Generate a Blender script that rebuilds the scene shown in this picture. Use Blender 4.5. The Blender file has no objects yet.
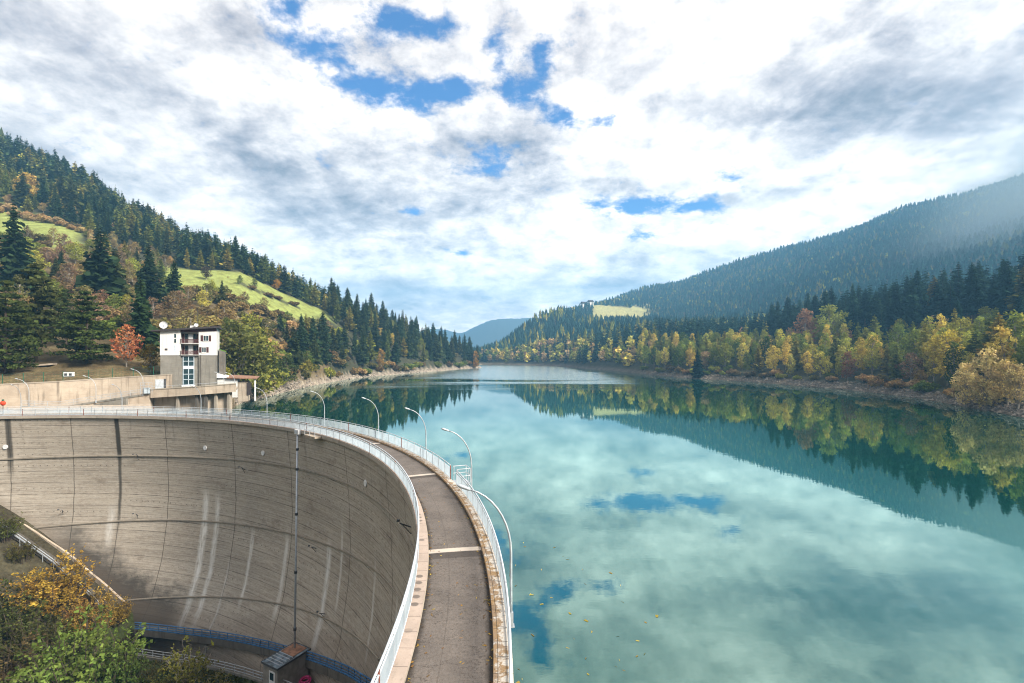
import bpy, math, random
import numpy as np
from mathutils import Vector

rng = np.random.default_rng(7)
random.seed(7)
R = math.radians
sc = bpy.context.scene
COL = sc.collection

# ------------------------------------------------------------------ camera
F, CX, HY, CAMZ = 495.0, 512.0, 354.0, 15.0
cd = bpy.data.cameras.new('camera')
cam = bpy.data.objects.new('camera', cd)
COL.objects.link(cam)
cam.location = (0, 0, CAMZ)
cam.rotation_euler = (R(90), 0, 0)
cd.sensor_width = 36.0
cd.lens = F / 1024 * 36.0
cd.shift_y = (HY - 341.5) / 1024
cd.clip_start = 0.3
cd.clip_end = 30000
sc.camera = cam


def zz(Y, py):
    return CAMZ - (py - HY) / F * Y


def xx(Y, px):
    return (px - CX) / F * Y


# ------------------------------------------------------------------ helpers
def tag(o, label=None, cat=None, group=None, kind=None):
    if label: o['label'] = label
    if cat: o['category'] = cat
    if group: o['group'] = group
    if kind: o['kind'] = kind
    return o


def empty(name, loc=(0, 0, 0), rz=0.0, label=None, cat=None, group=None):
    o = bpy.data.objects.new(name, None)
    o.empty_display_size = 0.2
    COL.objects.link(o)
    o.location = loc
    o.rotation_euler = (0, 0, rz)
    return tag(o, label, cat, group)


def link(name, me, parent=None):
    o = bpy.data.objects.new(name, me)
    COL.objects.link(o)
    if parent is not None:
        o.parent = parent
    return o


class MB:
    """collects polygons for one mesh"""
    def __init__(s):
        s.v, s.f, s.uv, s.mi = [], [], [], []

    def face(s, pts, uv=None, mi=0):
        n = len(s.v)
        s.v += [tuple(p) for p in pts]
        s.f.append(tuple(range(n, n + len(pts))))
        s.uv.append(uv)
        s.mi.append(mi)

    def box(s, c, size, rz=0.0, mi=0, tilt=None):
        sx, sy, sz = [d / 2 for d in size]
        cr, sr = math.cos(rz), math.sin(rz)
        P = []
        for z in (-sz, sz):
            for x, y in ((-sx, -sy), (sx, -sy), (sx, sy), (-sx, sy)):
                zl = z + (x * tilt if tilt else 0)
                P.append((c[0] + x * cr - y * sr, c[1] + x * sr + y * cr, c[2] + zl))
        n = len(s.v)
        s.v += P
        for q in ((3, 2, 1, 0), (4, 5, 6, 7), (0, 1, 5, 4), (1, 2, 6, 5), (2, 3, 7, 6), (3, 0, 4, 7)):
            s.f.append(tuple(n + i for i in q)); s.uv.append(None); s.mi.append(mi)
        return s

    def prism(s, poly, z0, z1, mi=0):
        """poly counter clockwise; z0, z1 numbers or lists"""
        k = len(poly)
        a = z0 if hasattr(z0, '__len__') else [z0] * k
        b = z1 if hasattr(z1, '__len__') else [z1] * k
        n = len(s.v)
        s.v += [(p[0], p[1], a[i]) for i, p in enumerate(poly)] + [(p[0], p[1], b[i]) for i, p in enumerate(poly)]
        fs = [tuple(n + i for i in reversed(range(k))), tuple(n + k + i for i in range(k))]
        fs += [(n + i, n + (i + 1) % k, n + k + (i + 1) % k, n + k + i) for i in range(k)]
        for f in fs:
            s.f.append(f); s.uv.append(None); s.mi.append(mi)
        return s

    def tube(s, pts, rad, n=6, mi=0, cap=True):
        pts = [Vector(p) for p in pts]
        rads = rad if hasattr(rad, '__len__') else [rad] * len(pts)
        rings = []
        up = Vector((0, 0, 1))
        for i, p in enumerate(pts):
            t = (pts[min(i + 1, len(pts) - 1)] - pts[max(i - 1, 0)]).normalized()
            a = t.cross(up)
            if a.length < 0.05:
                a = t.cross(Vector((1, 0, 0)))
            a.normalize()
            b = t.cross(a).normalized()
            if rings and False: pass
            base = len(s.v)
            for k in range(n):
                an = 2 * math.pi * k / n
                s.v.append(tuple(p + (a * math.cos(an) + b * math.sin(an)) * rads[i]))
            rings.append(base)
        for i in range(len(rings) - 1):
            for k in range(n):
                s.f.append((rings[i] + k, rings[i] + (k + 1) % n, rings[i + 1] + (k + 1) % n, rings[i + 1] + k))
                s.uv.append(None); s.mi.append(mi)
        if cap:
            s.f.append(tuple(rings[0] + k for k in reversed(range(n)))); s.uv.append(None); s.mi.append(mi)
            s.f.append(tuple(rings[-1] + k for k in range(n))); s.uv.append(None); s.mi.append(mi)
        return s

    def mesh(s, name, mats, smooth=False):
        me = bpy.data.meshes.new(name)
        me.from_pydata(s.v, [], s.f)
        if any(u is not None for u in s.uv):
            ul = me.uv_layers.new(name='UVMap')
            i = 0
            data = []
            for f, u in zip(s.f, s.uv):
                for k in range(len(f)):
                    data += list(u[k]) if u is not None else [0, 0]
            ul.data.foreach_set('uv', data)
        for m in (mats if isinstance(mats, (list, tuple)) else [mats]):
            me.materials.append(m)
        me.polygons.foreach_set('material_index', s.mi)
        if smooth:
            me.polygons.foreach_set('use_smooth', [True] * len(s.f))
        me.update()
        return me

    def build(s, name, mats, parent=None, smooth=False):
        return link(name, s.mesh(name, mats, smooth), parent)


def soup(name, tris, quads, ttint, qtint, tmi, qmi, mats):
    """unshared triangles (n,3,3) and quads (m,4,3) with a tint per face"""
    nt, nq = len(tris), len(quads)
    co = np.concatenate([np.asarray(tris, np.float32).reshape(-1, 3), np.asarray(quads, np.float32).reshape(-1, 3)])
    me = bpy.data.meshes.new(name)
    me.vertices.add(len(co)); me.vertices.foreach_set('co', co.ravel())
    me.loops.add(len(co)); me.loops.foreach_set('vertex_index', np.arange(len(co), dtype=np.int32))
    me.polygons.add(nt + nq)
    st = np.concatenate([np.arange(nt) * 3, nt * 3 + np.arange(nq) * 4]).astype(np.int32)
    me.polygons.foreach_set('loop_start', st)
    for m in mats: me.materials.append(m)
    me.polygons.foreach_set('material_index', np.concatenate([tmi, qmi]).astype(np.int32))
    def t3(v_, n_):
        v_ = np.asarray(v_, np.float32)
        if n_ == 0: return np.zeros((0, 3), np.float32)
        v_ = v_.reshape(n_, -1)
        return np.repeat(v_, 3, 1) if v_.shape[1] == 1 else v_
    tint = np.concatenate([np.repeat(t3(ttint, nt), 3, 0), np.repeat(t3(qtint, nq), 4, 0)])
    at = me.color_attributes.new('tint', 'FLOAT_COLOR', 'POINT')
    at.data.foreach_set('color', np.concatenate([tint, np.ones((len(tint), 1), np.float32)], 1).ravel())
    me.update(calc_edges=True)
    return me


# ------------------------------------------------------------------ materials
class NT:
    def __init__(s, tree): s.t = tree; s.n = tree.nodes; s.l = tree.links

    def new(s, typ, **kw):
        nd = s.n.new(typ)
        for k, v in kw.items():
            if k.startswith('_'): continue
            setattr(nd, k, v)
        return nd

    def set(s, sock, v):
        if v is None: return
        if isinstance(v, bpy.types.NodeSocket): s.l.new(v, sock)
        else:
            if sock.type == 'RGBA' and hasattr(v, '__len__') and len(v) == 3: v = (*v, 1)
            sock.default_value = v

    def math(s, op, a, b=None, c=None, clamp=False):
        nd = s.new('ShaderNodeMath', operation=op, use_clamp=clamp)
        s.set(nd.inputs[0], a); s.set(nd.inputs[1], b)
        if c is not None: s.set(nd.inputs[2], c)
        return nd.outputs[0]

    def vmath(s, op, a, b=None, scale=None):
        nd = s.new('ShaderNodeVectorMath', operation=op)
        s.set(nd.inputs[0], a)
        if b is not None: s.set(nd.inputs[1], b)
        if scale is not None: s.set(nd.inputs['Scale'], scale)
        return nd.outputs[0]

    def mix(s, f, a, b, blend='MIX', clampf=True):
        nd = s.new('ShaderNodeMix', data_type='RGBA', blend_type=blend, clamp_factor=clampf)
        s.set(nd.inputs[0], f); s.set(nd.inputs[6], a); s.set(nd.inputs[7], b)
        return nd.outputs[2]

    def noise(s, vec, scale=1.0, detail=4, rough=0.55, dist=0.0, dim='3D'):
        nd = s.new('ShaderNodeTexNoise', noise_dimensions=dim)
        s.set(nd.inputs['Vector'], vec)
        nd.inputs['Scale'].default_value = scale
        nd.inputs['Detail'].default_value = detail
        nd.inputs['Roughness'].default_value = rough
        nd.inputs['Distortion'].default_value = dist
        return nd.outputs[0]

    def scalev(s, vec, sc_):
        nd = s.new('ShaderNodeMapping')
        s.set(nd.inputs['Vector'], vec)
        nd.inputs['Scale'].default_value = sc_
        return nd.outputs[0]

    def smooth(s, x, a, b, lo=0.0, hi=1.0):
        nd = s.new('ShaderNodeMapRange', interpolation_type='SMOOTHSTEP')
        s.set(nd.inputs[0], x)
        nd.inputs[1].default_value = a; nd.inputs[2].default_value = b
        nd.inputs[3].default_value = lo; nd.inputs[4].default_value = hi
        return nd.outputs[0]

    def bump(s, h, strength=0.3, dist=0.05, normal=None):
        nd = s.new('ShaderNodeBump')
        nd.inputs['Strength'].default_value = strength if not isinstance(strength, bpy.types.NodeSocket) else 1
        if isinstance(strength, bpy.types.NodeSocket): s.set(nd.inputs['Strength'], strength)
        nd.inputs['Distance'].default_value = dist
        s.set(nd.inputs['Height'], h)
        if normal is not None: s.set(nd.inputs['Normal'], normal)
        return nd.outputs[0]


def newmat(name):
    m = bpy.data.materials.new(name)
    m.use_nodes = True
    nt = NT(m.node_tree)
    for n in list(nt.n): nt.n.remove(n)
    out = nt.new('ShaderNodeOutputMaterial')
    return m, nt, out


def principled(nt, out, col, rough=0.8, metal=0.0, normal=None, spec=0.3):
    p = nt.new('ShaderNodeBsdfPrincipled')
    nt.set(p.inputs['Base Color'], col); nt.set(p.inputs['Roughness'], rough)
    nt.set(p.inputs['Metallic'], metal)
    p.inputs['Specular IOR Level'].default_value = spec
    if normal is not None: nt.set(p.inputs['Normal'], normal)
    nt.l.new(p.outputs[0], out.inputs['Surface'])
    return p


def simple(name, a, b=None, scale=2.0, rough=0.75, metal=0.0, bump=0.0, detail=5):
    m, nt, out = newmat(name)
    g = nt.new('ShaderNodeNewGeometry')
    b = b or tuple(c * 0.7 for c in a)
    n = nt.noise(g.outputs['Position'], scale, detail, 0.6)
    col = nt.mix(nt.smooth(n, 0.35, 0.68), a, b)
    nn = nt.bump(n, bump, 0.03) if bump else None
    principled(nt, out, col, rough, metal, nn)
    return m


M = {}
M['galv'] = simple('galvanised_steel', (0.50, 0.53, 0.56), (0.38, 0.42, 0.46), 3, 0.45, 0.3)
M['rail'] = simple('pale_painted_rail', (0.58, 0.62, 0.66), (0.44, 0.47, 0.50), 2, 0.5)
M['bars'] = simple('pale_blue_bars', (0.52, 0.60, 0.66), (0.42, 0.50, 0.56), 2, 0.5)
M['rust'] = simple('rust_red_paint', (0.28, 0.09, 0.06), (0.16, 0.06, 0.04), 4, 0.7)
M['darkmetal'] = simple('dark_metal', (0.08, 0.085, 0.09), (0.05, 0.05, 0.055), 4, 0.5)
M['bluepaint'] = simple('blue_paint', (0.05, 0.16, 0.33), (0.04, 0.10, 0.22), 2, 0.45)
M['white'] = None
M['whitepaint'] = simple('white_paint', (0.78, 0.78, 0.78), (0.65, 0.65, 0.65), 3, 0.5)
M['darkwood'] = simple('dark_red_wood', (0.075, 0.022, 0.02), (0.04, 0.015, 0.014), 5, 0.6)
M['roofdark'] = simple('dark_roofing', (0.05, 0.04, 0.04), (0.03, 0.025, 0.027), 4, 0.7)
M['glass'] = simple('window_glass', (0.02, 0.035, 0.04), (0.03, 0.06, 0.07), 1.2, 0.08)
M['redpaint'] = simple('orange_red_paint', (0.70, 0.07, 0.02), (0.5, 0.05, 0.02), 3, 0.5)
M['greenpaint'] = simple('green_paint', (0.02, 0.12, 0.07), (0.015, 0.08, 0.05), 3, 0.5)
M['pink'] = simple('pink_hose', (0.62, 0.05, 0.20), (0.45, 0.04, 0.15), 5, 0.5)
M['rooftile'] = simple('brown_tin_roof', (0.30, 0.16, 0.10), (0.16, 0.09, 0.06), 2.5, 0.7)
M['sheet'] = simple('weathered_sheet_metal', (0.26, 0.34, 0.42), (0.07, 0.08, 0.09), 1.4, 0.35, 0.5)
M['hutwall'] = simple('hut_render', (0.27, 0.25, 0.22), (0.20, 0.18, 0.16), 1.5, 0.85)
M['bark'] = simple('bark', (0.10, 0.075, 0.055), (0.05, 0.038, 0.03), 6, 0.95)
M['palebark'] = simple('pale_bark', (0.34, 0.30, 0.25), (0.18, 0.15, 0.12), 5, 0.9)
M['rock'] = simple('shore_rock', (0.29, 0.245, 0.195), (0.13, 0.11, 0.09), 1.0, 0.95, bump=0.5)


def concrete(name, a, b, streak=0.5, scale=0.6):
    m, nt, out = newmat(name)
    g = nt.new('ShaderNodeNewGeometry')
    pos = g.outputs['Position']
    n1 = nt.noise(pos, scale, 6, 0.65)
    n2 = nt.noise(nt.scalev(pos, (0.9, 0.9, 0.08)), 1.6, 4, 0.6)
    n3 = nt.noise(pos, 14, 3, 0.7)
    n4 = nt.noise(nt.scalev(pos, (0.05, 0.05, 1.0)), 5.0, 3, 0.6)
    c = nt.mix(nt.smooth(n1, 0.3, 0.7), a, b)
    c = nt.mix(nt.math('MULTIPLY', nt.smooth(n2, 0.5, 0.72), streak), c, tuple(x * 0.38 for x in b))
    c = nt.mix(nt.math('MULTIPLY', nt.smooth(n4, 0.45, 0.65), 0.25), c, tuple(x * 0.6 for x in a))
    c = nt.mix(nt.math('MULTIPLY', nt.smooth(n3, 0.4, 0.7), 0.35), c, tuple(x * 0.75 for x in b))
    principled(nt, out, c, 0.9, 0, nt.bump(nt.math('ADD', n3, nt.math('MULTIPLY', n1, 2)), 0.35, 0.03))
    return m


M['conc'] = concrete('weathered_concrete', (0.42, 0.37, 0.30), (0.33, 0.285, 0.23))
M['concpale'] = concrete('pale_concrete', (0.50, 0.42, 0.33), (0.38, 0.31, 0.24), 0.75)
M['concgrey'] = concrete('grey_concrete', (0.25, 0.235, 0.205), (0.185, 0.175, 0.15), 0.55)
M['white'] = concrete('white_render', (0.70, 0.69, 0.665), (0.63, 0.615, 0.59), 0.22, 0.5)
M['concdark'] = concrete('dark_concrete', (0.16, 0.145, 0.125), (0.11, 0.10, 0.085), 0.6)


def leafmat(name, use_object=True, transl=0.38):
    m, nt, out = newmat(name)
    at = nt.new('ShaderNodeAttribute', attribute_name='tint')
    g = nt.new('ShaderNodeNewGeometry')
    n = nt.noise(g.outputs['Position'], 0.35, 3, 0.6)
    if use_object:
        oi = nt.new('ShaderNodeObjectInfo')
        base = nt.mix(1.0, oi.outputs['Color'], at.outputs['Color'], 'MULTIPLY')
    else:
        base = at.outputs['Color']
    hs = nt.new('ShaderNodeHueSaturation')
    nt.set(hs.inputs['Color'], base)
    nt.set(hs.inputs['Hue'], nt.smooth(n, 0.25, 0.75, 0.485, 0.515))
    nt.set(hs.inputs['Value'], nt.smooth(n, 0.25, 0.75, 0.8, 1.2))
    hs.inputs['Saturation'].default_value = 1.0
    d = nt.new('ShaderNodeBsdfDiffuse'); nt.set(d.inputs[0], hs.outputs[0])
    t = nt.new('ShaderNodeBsdfTranslucent'); nt.set(t.inputs[0], hs.outputs[0])
    mx = nt.new('ShaderNodeMixShader'); mx.inputs[0].default_value = transl
    nt.l.new(d.outputs[0], mx.inputs[1]); nt.l.new(t.outputs[0], mx.inputs[2])
    nt.l.new(mx.outputs[0], out.inputs['Surface'])
    return m


M['leaf'] = leafmat('foliage')
M['woodland'] = leafmat('woodland_foliage', False, 0.2)

# ------------------------------------------------------------------ dam numbers
C0 = np.array([-70.4, 13.8])        # centre of the arch in plan
CREST = 5.0                          # top of the kerbs; the lake surface is z = 0
R_LIP, R_RL, R_RR, R_UP = 66.65, 67.12, 69.85, 70.45
TH0, TH1 = -26.0, 118.0
_pb = [0, 6.4, 12, 16.5, 22.8, 28, 30.4, 36]
_pr = [66.75, 67.35, 67.55, 67.3, 66.3, 64.6, 63.2, 62.6]


def rface(b):
    return np.interp(b, _pb, _pr)


def ring(th, r):
    a = math.radians(th)
    return C0[0] + r * math.cos(a), C0[1] + r * math.sin(a)


def theta(px, r):
    k = (px - CX) / F
    a = math.hypot(1, k); ph = math.atan2(-k, 1); v = (k * C0[1] - C0[0]) / r / a
    return math.degrees(ph + math.acos(max(-1, min(1, v))))


AXT = 70.0                           # bearing of the gorge axis
_sB = [-110, -75, -60, -37, -22, -4, 5, 12.8, 19.3, 26, 33.8, 45, 60, 90, 140]
_bB = [-30, -8, 8, 22.5, 27.2, 30.2, 30.6, 28.6, 25.1, 20.7, 14.9, 5.5, -5, -25, -45]


def s_of(X, Y):
    a = math.radians(AXT)
    return (X - C0[0]) * -math.sin(a) + (Y - C0[1]) * math.cos(a)


def bfoot(th):
    x, y = ring(th, 65.0)
    return float(np.interp(s_of(x, y), _sB, _bB))


_tt = np.arange(5, 96, 1.0)
_tb = np.interp(_tt, [5, 20, 28, 35, 42, 50, 60, 70, 78, 96], [11, 16.5, 20.6, 23.3, 25.5, 27.8, 29.5, 30.8, 31.4, 31.8])
_tb = np.convolve(np.pad(_tb, 4, mode='edge'), np.ones(9) / 9, 'valid')
_tr = rface(_tb) - 4.2              # radius of the grass edge along the trench

# ------------------------------------------------------------------ value noise (numpy)
def _hash(ix, iy, seed):
    h = (ix.astype(np.int64) * 374761393 + iy.astype(np.int64) * 668265263 + seed * 144664) & 0x7fffffff
    h = ((h ^ (h >> 13)) * 1274126177) & 0x7fffffff
    return ((h ^ (h >> 16)) & 0xffff) / 65535.0


def sstep(x, a, b):
    t = np.clip((x - a) / (b - a), 0, 1); return t * t * (3 - 2 * t)


def vnoise(x, y, seed=0):
    x0, y0 = np.floor(x), np.floor(y)
    fx, fy = x - x0, y - y0
    fx = fx * fx * (3 - 2 * fx); fy = fy * fy * (3 - 2 * fy)
    a, b = _hash(x0, y0, seed), _hash(x0 + 1, y0, seed)
    c, d = _hash(x0, y0 + 1, seed), _hash(x0 + 1, y0 + 1, seed)
    return (a + (b - a) * fx) * (1 - fy) + (c + (d - c) * fx) * fy


def fbm(x, y, seed=0, o=4):
    s, amp, f = 0, 0.5, 1.0
    for i in range(o):
        s = s + amp * (vnoise(x * f + 17.3 * i, y * f - 9.1 * i, seed + i) - 0.5) * 2
        amp *= 0.5; f *= 2.03
    return s


# ------------------------------------------------------------------ terrain from surveyed profiles
def Z(v): return v + 1000.0          # marks an explicit height in the lists below


def column(px, pts):
    az = math.atan2(px - CX, F)
    rr, hh = [], []
    for Y, h in pts:
        hh.append(h - 1000.0 if h > 600 else zz(Y, h))
        rr.append(Y / math.cos(az))
    return az, rr, hh


def tail(c, f6=1.35, k6=0.97, r7=1900, k7=0.8):
    az, rr, hh = c
    return az, rr + [rr[-1] * f6, r7], hh + [hh[-1] * k6, hh[-1] * k7]


LC = [
    tail(column(0, [(97.4, 384), (108, 366), (165, 302), (255, 236), (310, 206), (455, 143)])),
    tail(column(60, [(101.4, 381), (112, 362), (168, 302), (260, 240), (302, 222), (430, 170)])),
    tail(column(120, [(107.6, 377), (118, 360), (170, 312), (245, 266), (292, 248), (420, 206)])),
    tail(column(170, [(112, 374), (128, 364), (170, 325), (235, 296), (300, 266), (412, 231)])),
    tail(column(195, [(109.5, Z(7.3)), (124, Z(8)), (165, 330), (240, 293), (305, 268), (406, 244)])),
    tail(column(222, [(112, Z(6.0)), (130, Z(8)), (175, 334), (250, 292), (308, 270), (398, 253)])),
    tail(column(240, [(150, Z(0)), (156, Z(3.5)), (195, 338), (262, 291), (312, 272), (390, 263)])),
    tail(column(270, [(175, Z(0)), (181, Z(2.8)), (222, 343), (282, 303), (330, 286), (392, 279)])),
    tail(column(300, [(216, Z(0)), (221, Z(2.6)), (258, 345), (300, 314), (345, 300), (395, 293)])),
    tail(column(330, [(262, Z(0)), (268, Z(2.6)), (296, 346), (332, 323), (365, 314), (400, 306)])),
    tail(column(350, [(297, Z(0)), (302, Z(2.5)), (330, 348), (355, 331), (380, 323), (407, 316)])),
    tail(column(400, [(371, Z(0)), (377, Z(2.5)), (410, 351), (435, 343), (455, 337), (475, 331)]), 1.25, 0.6, 900, -0.4),
    tail(column(440, [(437, Z(0)), (448, Z(3)), (465, 356), (480, 352), (495, 350), (512, 349)]), 1.12, 0.2, 760, -0.5),
    tail(column(470, [(512, Z(0)), (520, Z(2.5)), (532, Z(6)), (540, Z(7)), (548, Z(7)), (556, Z(6))]), 1.08, -1.0, 760, -1.4),
    tail(column(481, [(530, Z(-0.3)), (533, Z(.6)), (536, Z(1)), (539, Z(1)), (542, Z(1)), (548, Z(0))]), 1.08, 0, 760, 0),
    tail(column(487, [(530, Z(-8)), (533, Z(-8)), (536, Z(-8)), (539, Z(-8)), (542, Z(-8)), (548, Z(-8))]), 1.08, 1, 760, 1),
]
RC = [
    column(430, [(707, Z(0)), (720, Z(3)), (800, Z(8)), (900, Z(10)), (1000, Z(10)), (1200, Z(12)), (1500, Z(15)), (1900, Z(20)), (2600, Z(20))]),
    column(478, [(707, Z(0)), (718, Z(3)), (760, Z(9)), (800, Z(12)), (860, Z(14)), (1000, Z(14)), (1300, Z(15)), (1700, Z(20)), (2600, Z(20))]),
    column(500, [(690, Z(0)), (700, Z(3)), (745, Z(12)), (820, Z(20)), (900, Z(27)), (1000, Z(26)), (1300, Z(30)), (1700, Z(40)), (2600, Z(30))]),
    column(520, [(660, Z(0)), (672, Z(3)), (720, Z(14)), (800, Z(32)), (930, Z(54)), (1050, Z(50)), (1300, Z(55)), (1700, Z(85)), (2600, Z(50))]),
    column(545, [(625, Z(0)), (637, Z(3)), (690, Z(16)), (790, Z(42)), (970, Z(85)), (1080, Z(82)), (1300, Z(95)), (1700, Z(135)), (2600, Z(90))]),
    column(562, [(590, Z(0)), (602, Z(3)), (660, Z(18)), (770, Z(48)), (980, Z(97)), (1080, Z(96)), (1300, Z(115)), (1650, Z(152)), (2600, Z(110))]),
    column(585, [(500, Z(0)), (512, Z(3)), (580, Z(18)), (700, Z(42)), (900, Z(71)), (1000, 322), (1200, 307), (1650, 310), (2600, Z(120))]),
    column(610, [(445, Z(0)), (456, Z(3)), (520, Z(18)), (640, Z(40)), (850, Z(66)), (1000, 322), (1200, 306), (1600, 301), (2600, Z(140))]),
    column(645, [(365, Z(0)), (376, Z(3)), (440, Z(17)), (560, Z(35)), (760, Z(56)), (980, 320), (1180, 308), (1550, 288), (2600, Z(180))]),
    column(680, [(309, Z(0)), (320, Z(3)), (375, Z(14)), (480, Z(28)), (660, Z(46)), (900, Z(72)), (1130, Z(130)), (1500, 281), (2500, Z(190))]),
    column(750, [(265, Z(0)), (274, Z(3)), (325, Z(13)), (410, Z(26)), (550, Z(40)), (760, Z(70)), (1000, Z(150)), (1350, 259), (2400, Z(230))]),
    column(800, [(232, Z(0)), (241, Z(3)), (282, Z(12)), (345, Z(24)), (420, Z(36)), (600, Z(60)), (900, Z(160)), (1280, 245), (2200, Z(250))]),
    column(850, [(206, Z(0)), (214, Z(3)), (252, Z(12)), (300, Z(27)), (360, Z(41)), (520, Z(55)), (830, Z(170)), (1200, 229), (2100, Z(280))]),
    column(908, [(173, Z(0)), (181, Z(3)), (217, Z(12)), (262, Z(29)), (325, Z(43)), (490, Z(54)), (780, Z(190)), (1150, 206), (2000, Z(300))]),
    column(960, [(143, Z(0)), (150, Z(3)), (187, Z(12)), (240, Z(31)), (300, Z(44)), (460, Z(54)), (740, Z(200)), (1080, 195), (1900, Z(320))]),
    column(1024, [(116, Z(0)), (122, Z(3)), (160, Z(11)), (225, Z(31)), (285, Z(45)), (430, Z(55)), (700, Z(215)), (1020, 176), (1800, Z(340))]),
]


def ext(c, az, f):
    return az, [r * f for r in c[1]], list(c[2])


LC = [ext(LC[0], R(-179), 1.1), ext(LC[0], R(-100), 1.0), ext(LC[0], R(-70), 0.97)] + LC
_l = RC[-1]
RC = [ext(RC[0], R(-40), 1.0)] + RC + [ext(_l, R(60), .95), ext(_l, R(90), .8), ext(_l, R(125), .75), ext(_l, R(179), .9)]


def unpack(cols):
    return np.array([c[0] for c in cols]), np.array([c[1] for c in cols]), np.array([c[2] for c in cols])


LA, LR, LZ = unpack(LC)
RA, RR_, RZ = unpack(RC)


def prof(az, r, A, RR, ZZ):
    K = RR.shape[1]
    rk = np.stack([np.interp(az, A, RR[:, k]) for k in range(K)], -1)
    zk = np.stack([np.interp(az, A, ZZ[:, k]) for k in range(K)], -1)
    seg = np.clip((r[..., None] >= rk).sum(-1) - 1, -1, K - 1)
    i0 = np.clip(seg, 0, K - 2)
    r0 = np.take_along_axis(rk, i0[..., None], -1)[..., 0]; r1 = np.take_along_axis(rk, i0[..., None] + 1, -1)[..., 0]
    z0 = np.take_along_axis(zk, i0[..., None], -1)[..., 0]; z1 = np.take_along_axis(zk, i0[..., None] + 1, -1)[..., 0]
    t = np.clip((r - r0) / np.maximum(r1 - r0, 1e-3), 0, 1)
    z = z0 + (z1 - z0) * t
    under = seg < 0
    z = np.where(under, np.maximum(zk[..., 0] - (rk[..., 0] - r) * np.where(zk[..., 0] > 1, 12.0, 0.35), -8.0), z)
    return z, np.where(under, -1.0, i0 + t)


def height(X, Y, noise=True):
    X = np.asarray(X, float); Y = np.asarray(Y, float)
    az = np.arctan2(X, Y); r = np.hypot(X, Y)
    zl, tl = prof(az, r, LA, LR, LZ)
    zr, tr = prof(az, r, RA, RR_, RZ)
    zl = np.where(az > R(2), -8, zl); zr = np.where(az < R(-39), -8, zr)
    side = np.where(zl >= zr, 0, 1)
    z = np.maximum(zl, zr)
    t = np.where(side == 0, tl, tr)
    # far blue hills closing the valley
    g = lambda x0, y0, h, sx, sy: h * np.exp(-((X - x0) / sx) ** 2 - ((Y - y0) / sy) ** 2)
    z = z + g(-150, 3500, 190, 300, 420) + g(240, 3700, 160, 330, 420) + g(-620, 3900, 185, 300, 300)
    # bank behind the camera
    z = np.maximum(z, np.where(X > -60, np.clip((-Y - 16) * 0.8, -30, 45), -30))
    # gorge below the dam
    rc = np.hypot(X - C0[0], Y - C0[1])
    zg = CREST - np.interp(s_of(X, Y), _sB, _bB) - 0.04 * np.clip(64 - rc, 0, 60)
    thd = np.degrees(np.arctan2(Y - C0[1], X - C0[0]))
    zt_ = CREST - np.interp(thd, _tt, _tb) - 1.95
    kr = np.interp(thd, _tt, _tr)
    ntoe = sstep(thd, 79.5, 75) * sstep(thd, 6, 20)
    wgt = ntoe * sstep(rc, kr - 9, kr - 3.5)
    zg = zg * (1 - wgt) + zt_ * wgt
    zg = np.where((ntoe > .5) & (wgt < 1), np.minimum(zg, zt_ + .3), zg)
    zg = zg - ntoe * 5.0 * np.clip((rc - kr - .15) / 0.7, 0, 1)
    inside = rc < 69.0
    under = inside & (z < 0.5)
    z = np.where(inside, np.maximum(np.where(z < 0.5, -40, z), zg), z)
    if noise:
        amp = np.clip(0.15 + 0.006 * r, 0, 7) * np.clip((np.abs(z)) / 6, 0, 1)
        f = 1 / np.clip(6 + 0.12 * r, 6, 120)
        z = z + amp * fbm(X / 30.0, Y / 30.0, 3, 4) * np.where(r > 60, 1, 0.6) + np.clip((r - 300) / 400, 0, 1) * 6 * fbm(X / 140., Y / 140., 9, 3) * np.clip(z / 30, 0, 1)
    return z, t, side, inside


def h1(X, Y):
    return float(height(np.array([X]), np.array([Y]))[0][0])


def hit(px, py, y0=20.0, y1=1500.0):
    """where the sight line meets the ground"""
    Ys = y0 * (y1 / y0) ** np.linspace(0, 1, 3000)
    Xs = (px - CX) / F * Ys
    zr = CAMZ - (py - HY) / F * Ys
    zt = height(Xs, Ys)[0]
    k = np.argmax(zr <= zt)
    return float(Xs[k]), float(Ys[k]), float(zt[k])


def at_t(px, t, side):
    """point on a bank: bearing of px, profile coordinate t"""
    az = math.atan2(px - CX, F)
    A, RR = (LA, LR) if side == 0 else (RA, RR_)
    rk = [np.interp(az, A, RR[:, k]) for k in range(RR.shape[1])]
    r = float(np.interp(t, range(len(rk)), rk))
    return r * math.sin(az), r * math.cos(az)


# polar terrain sheet
azs = np.concatenate([np.linspace(-180, -52, 50, endpoint=False), np.linspace(-52, 52, 640, endpoint=False), np.linspace(52, 180, 51)])
rad = np.concatenate([np.linspace(2, 60, 44, endpoint=False), 60 * (4450 / 60) ** np.linspace(0, 1, 260)])
AZ, RD = np.meshgrid(np.radians(azs), rad, indexing='ij')
TX, TY = np.sin(AZ) * RD, np.cos(AZ) * RD
TZ, TT, TS, TI = height(TX.ravel(), TY.ravel())
na, nr = AZ.shape
me = bpy.data.meshes.new('terrain')
co = np.stack([TX.ravel(), TY.ravel(), TZ], 1).astype(np.float32)
ii, jj = np.meshgrid(np.arange(na - 1), np.arange(nr - 1), indexing='ij')
a = (ii * nr + jj).ravel()
fq = np.stack([a, a + nr, a + nr + 1, a + 1], 1)[:, ::-1].astype(np.int32)
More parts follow.
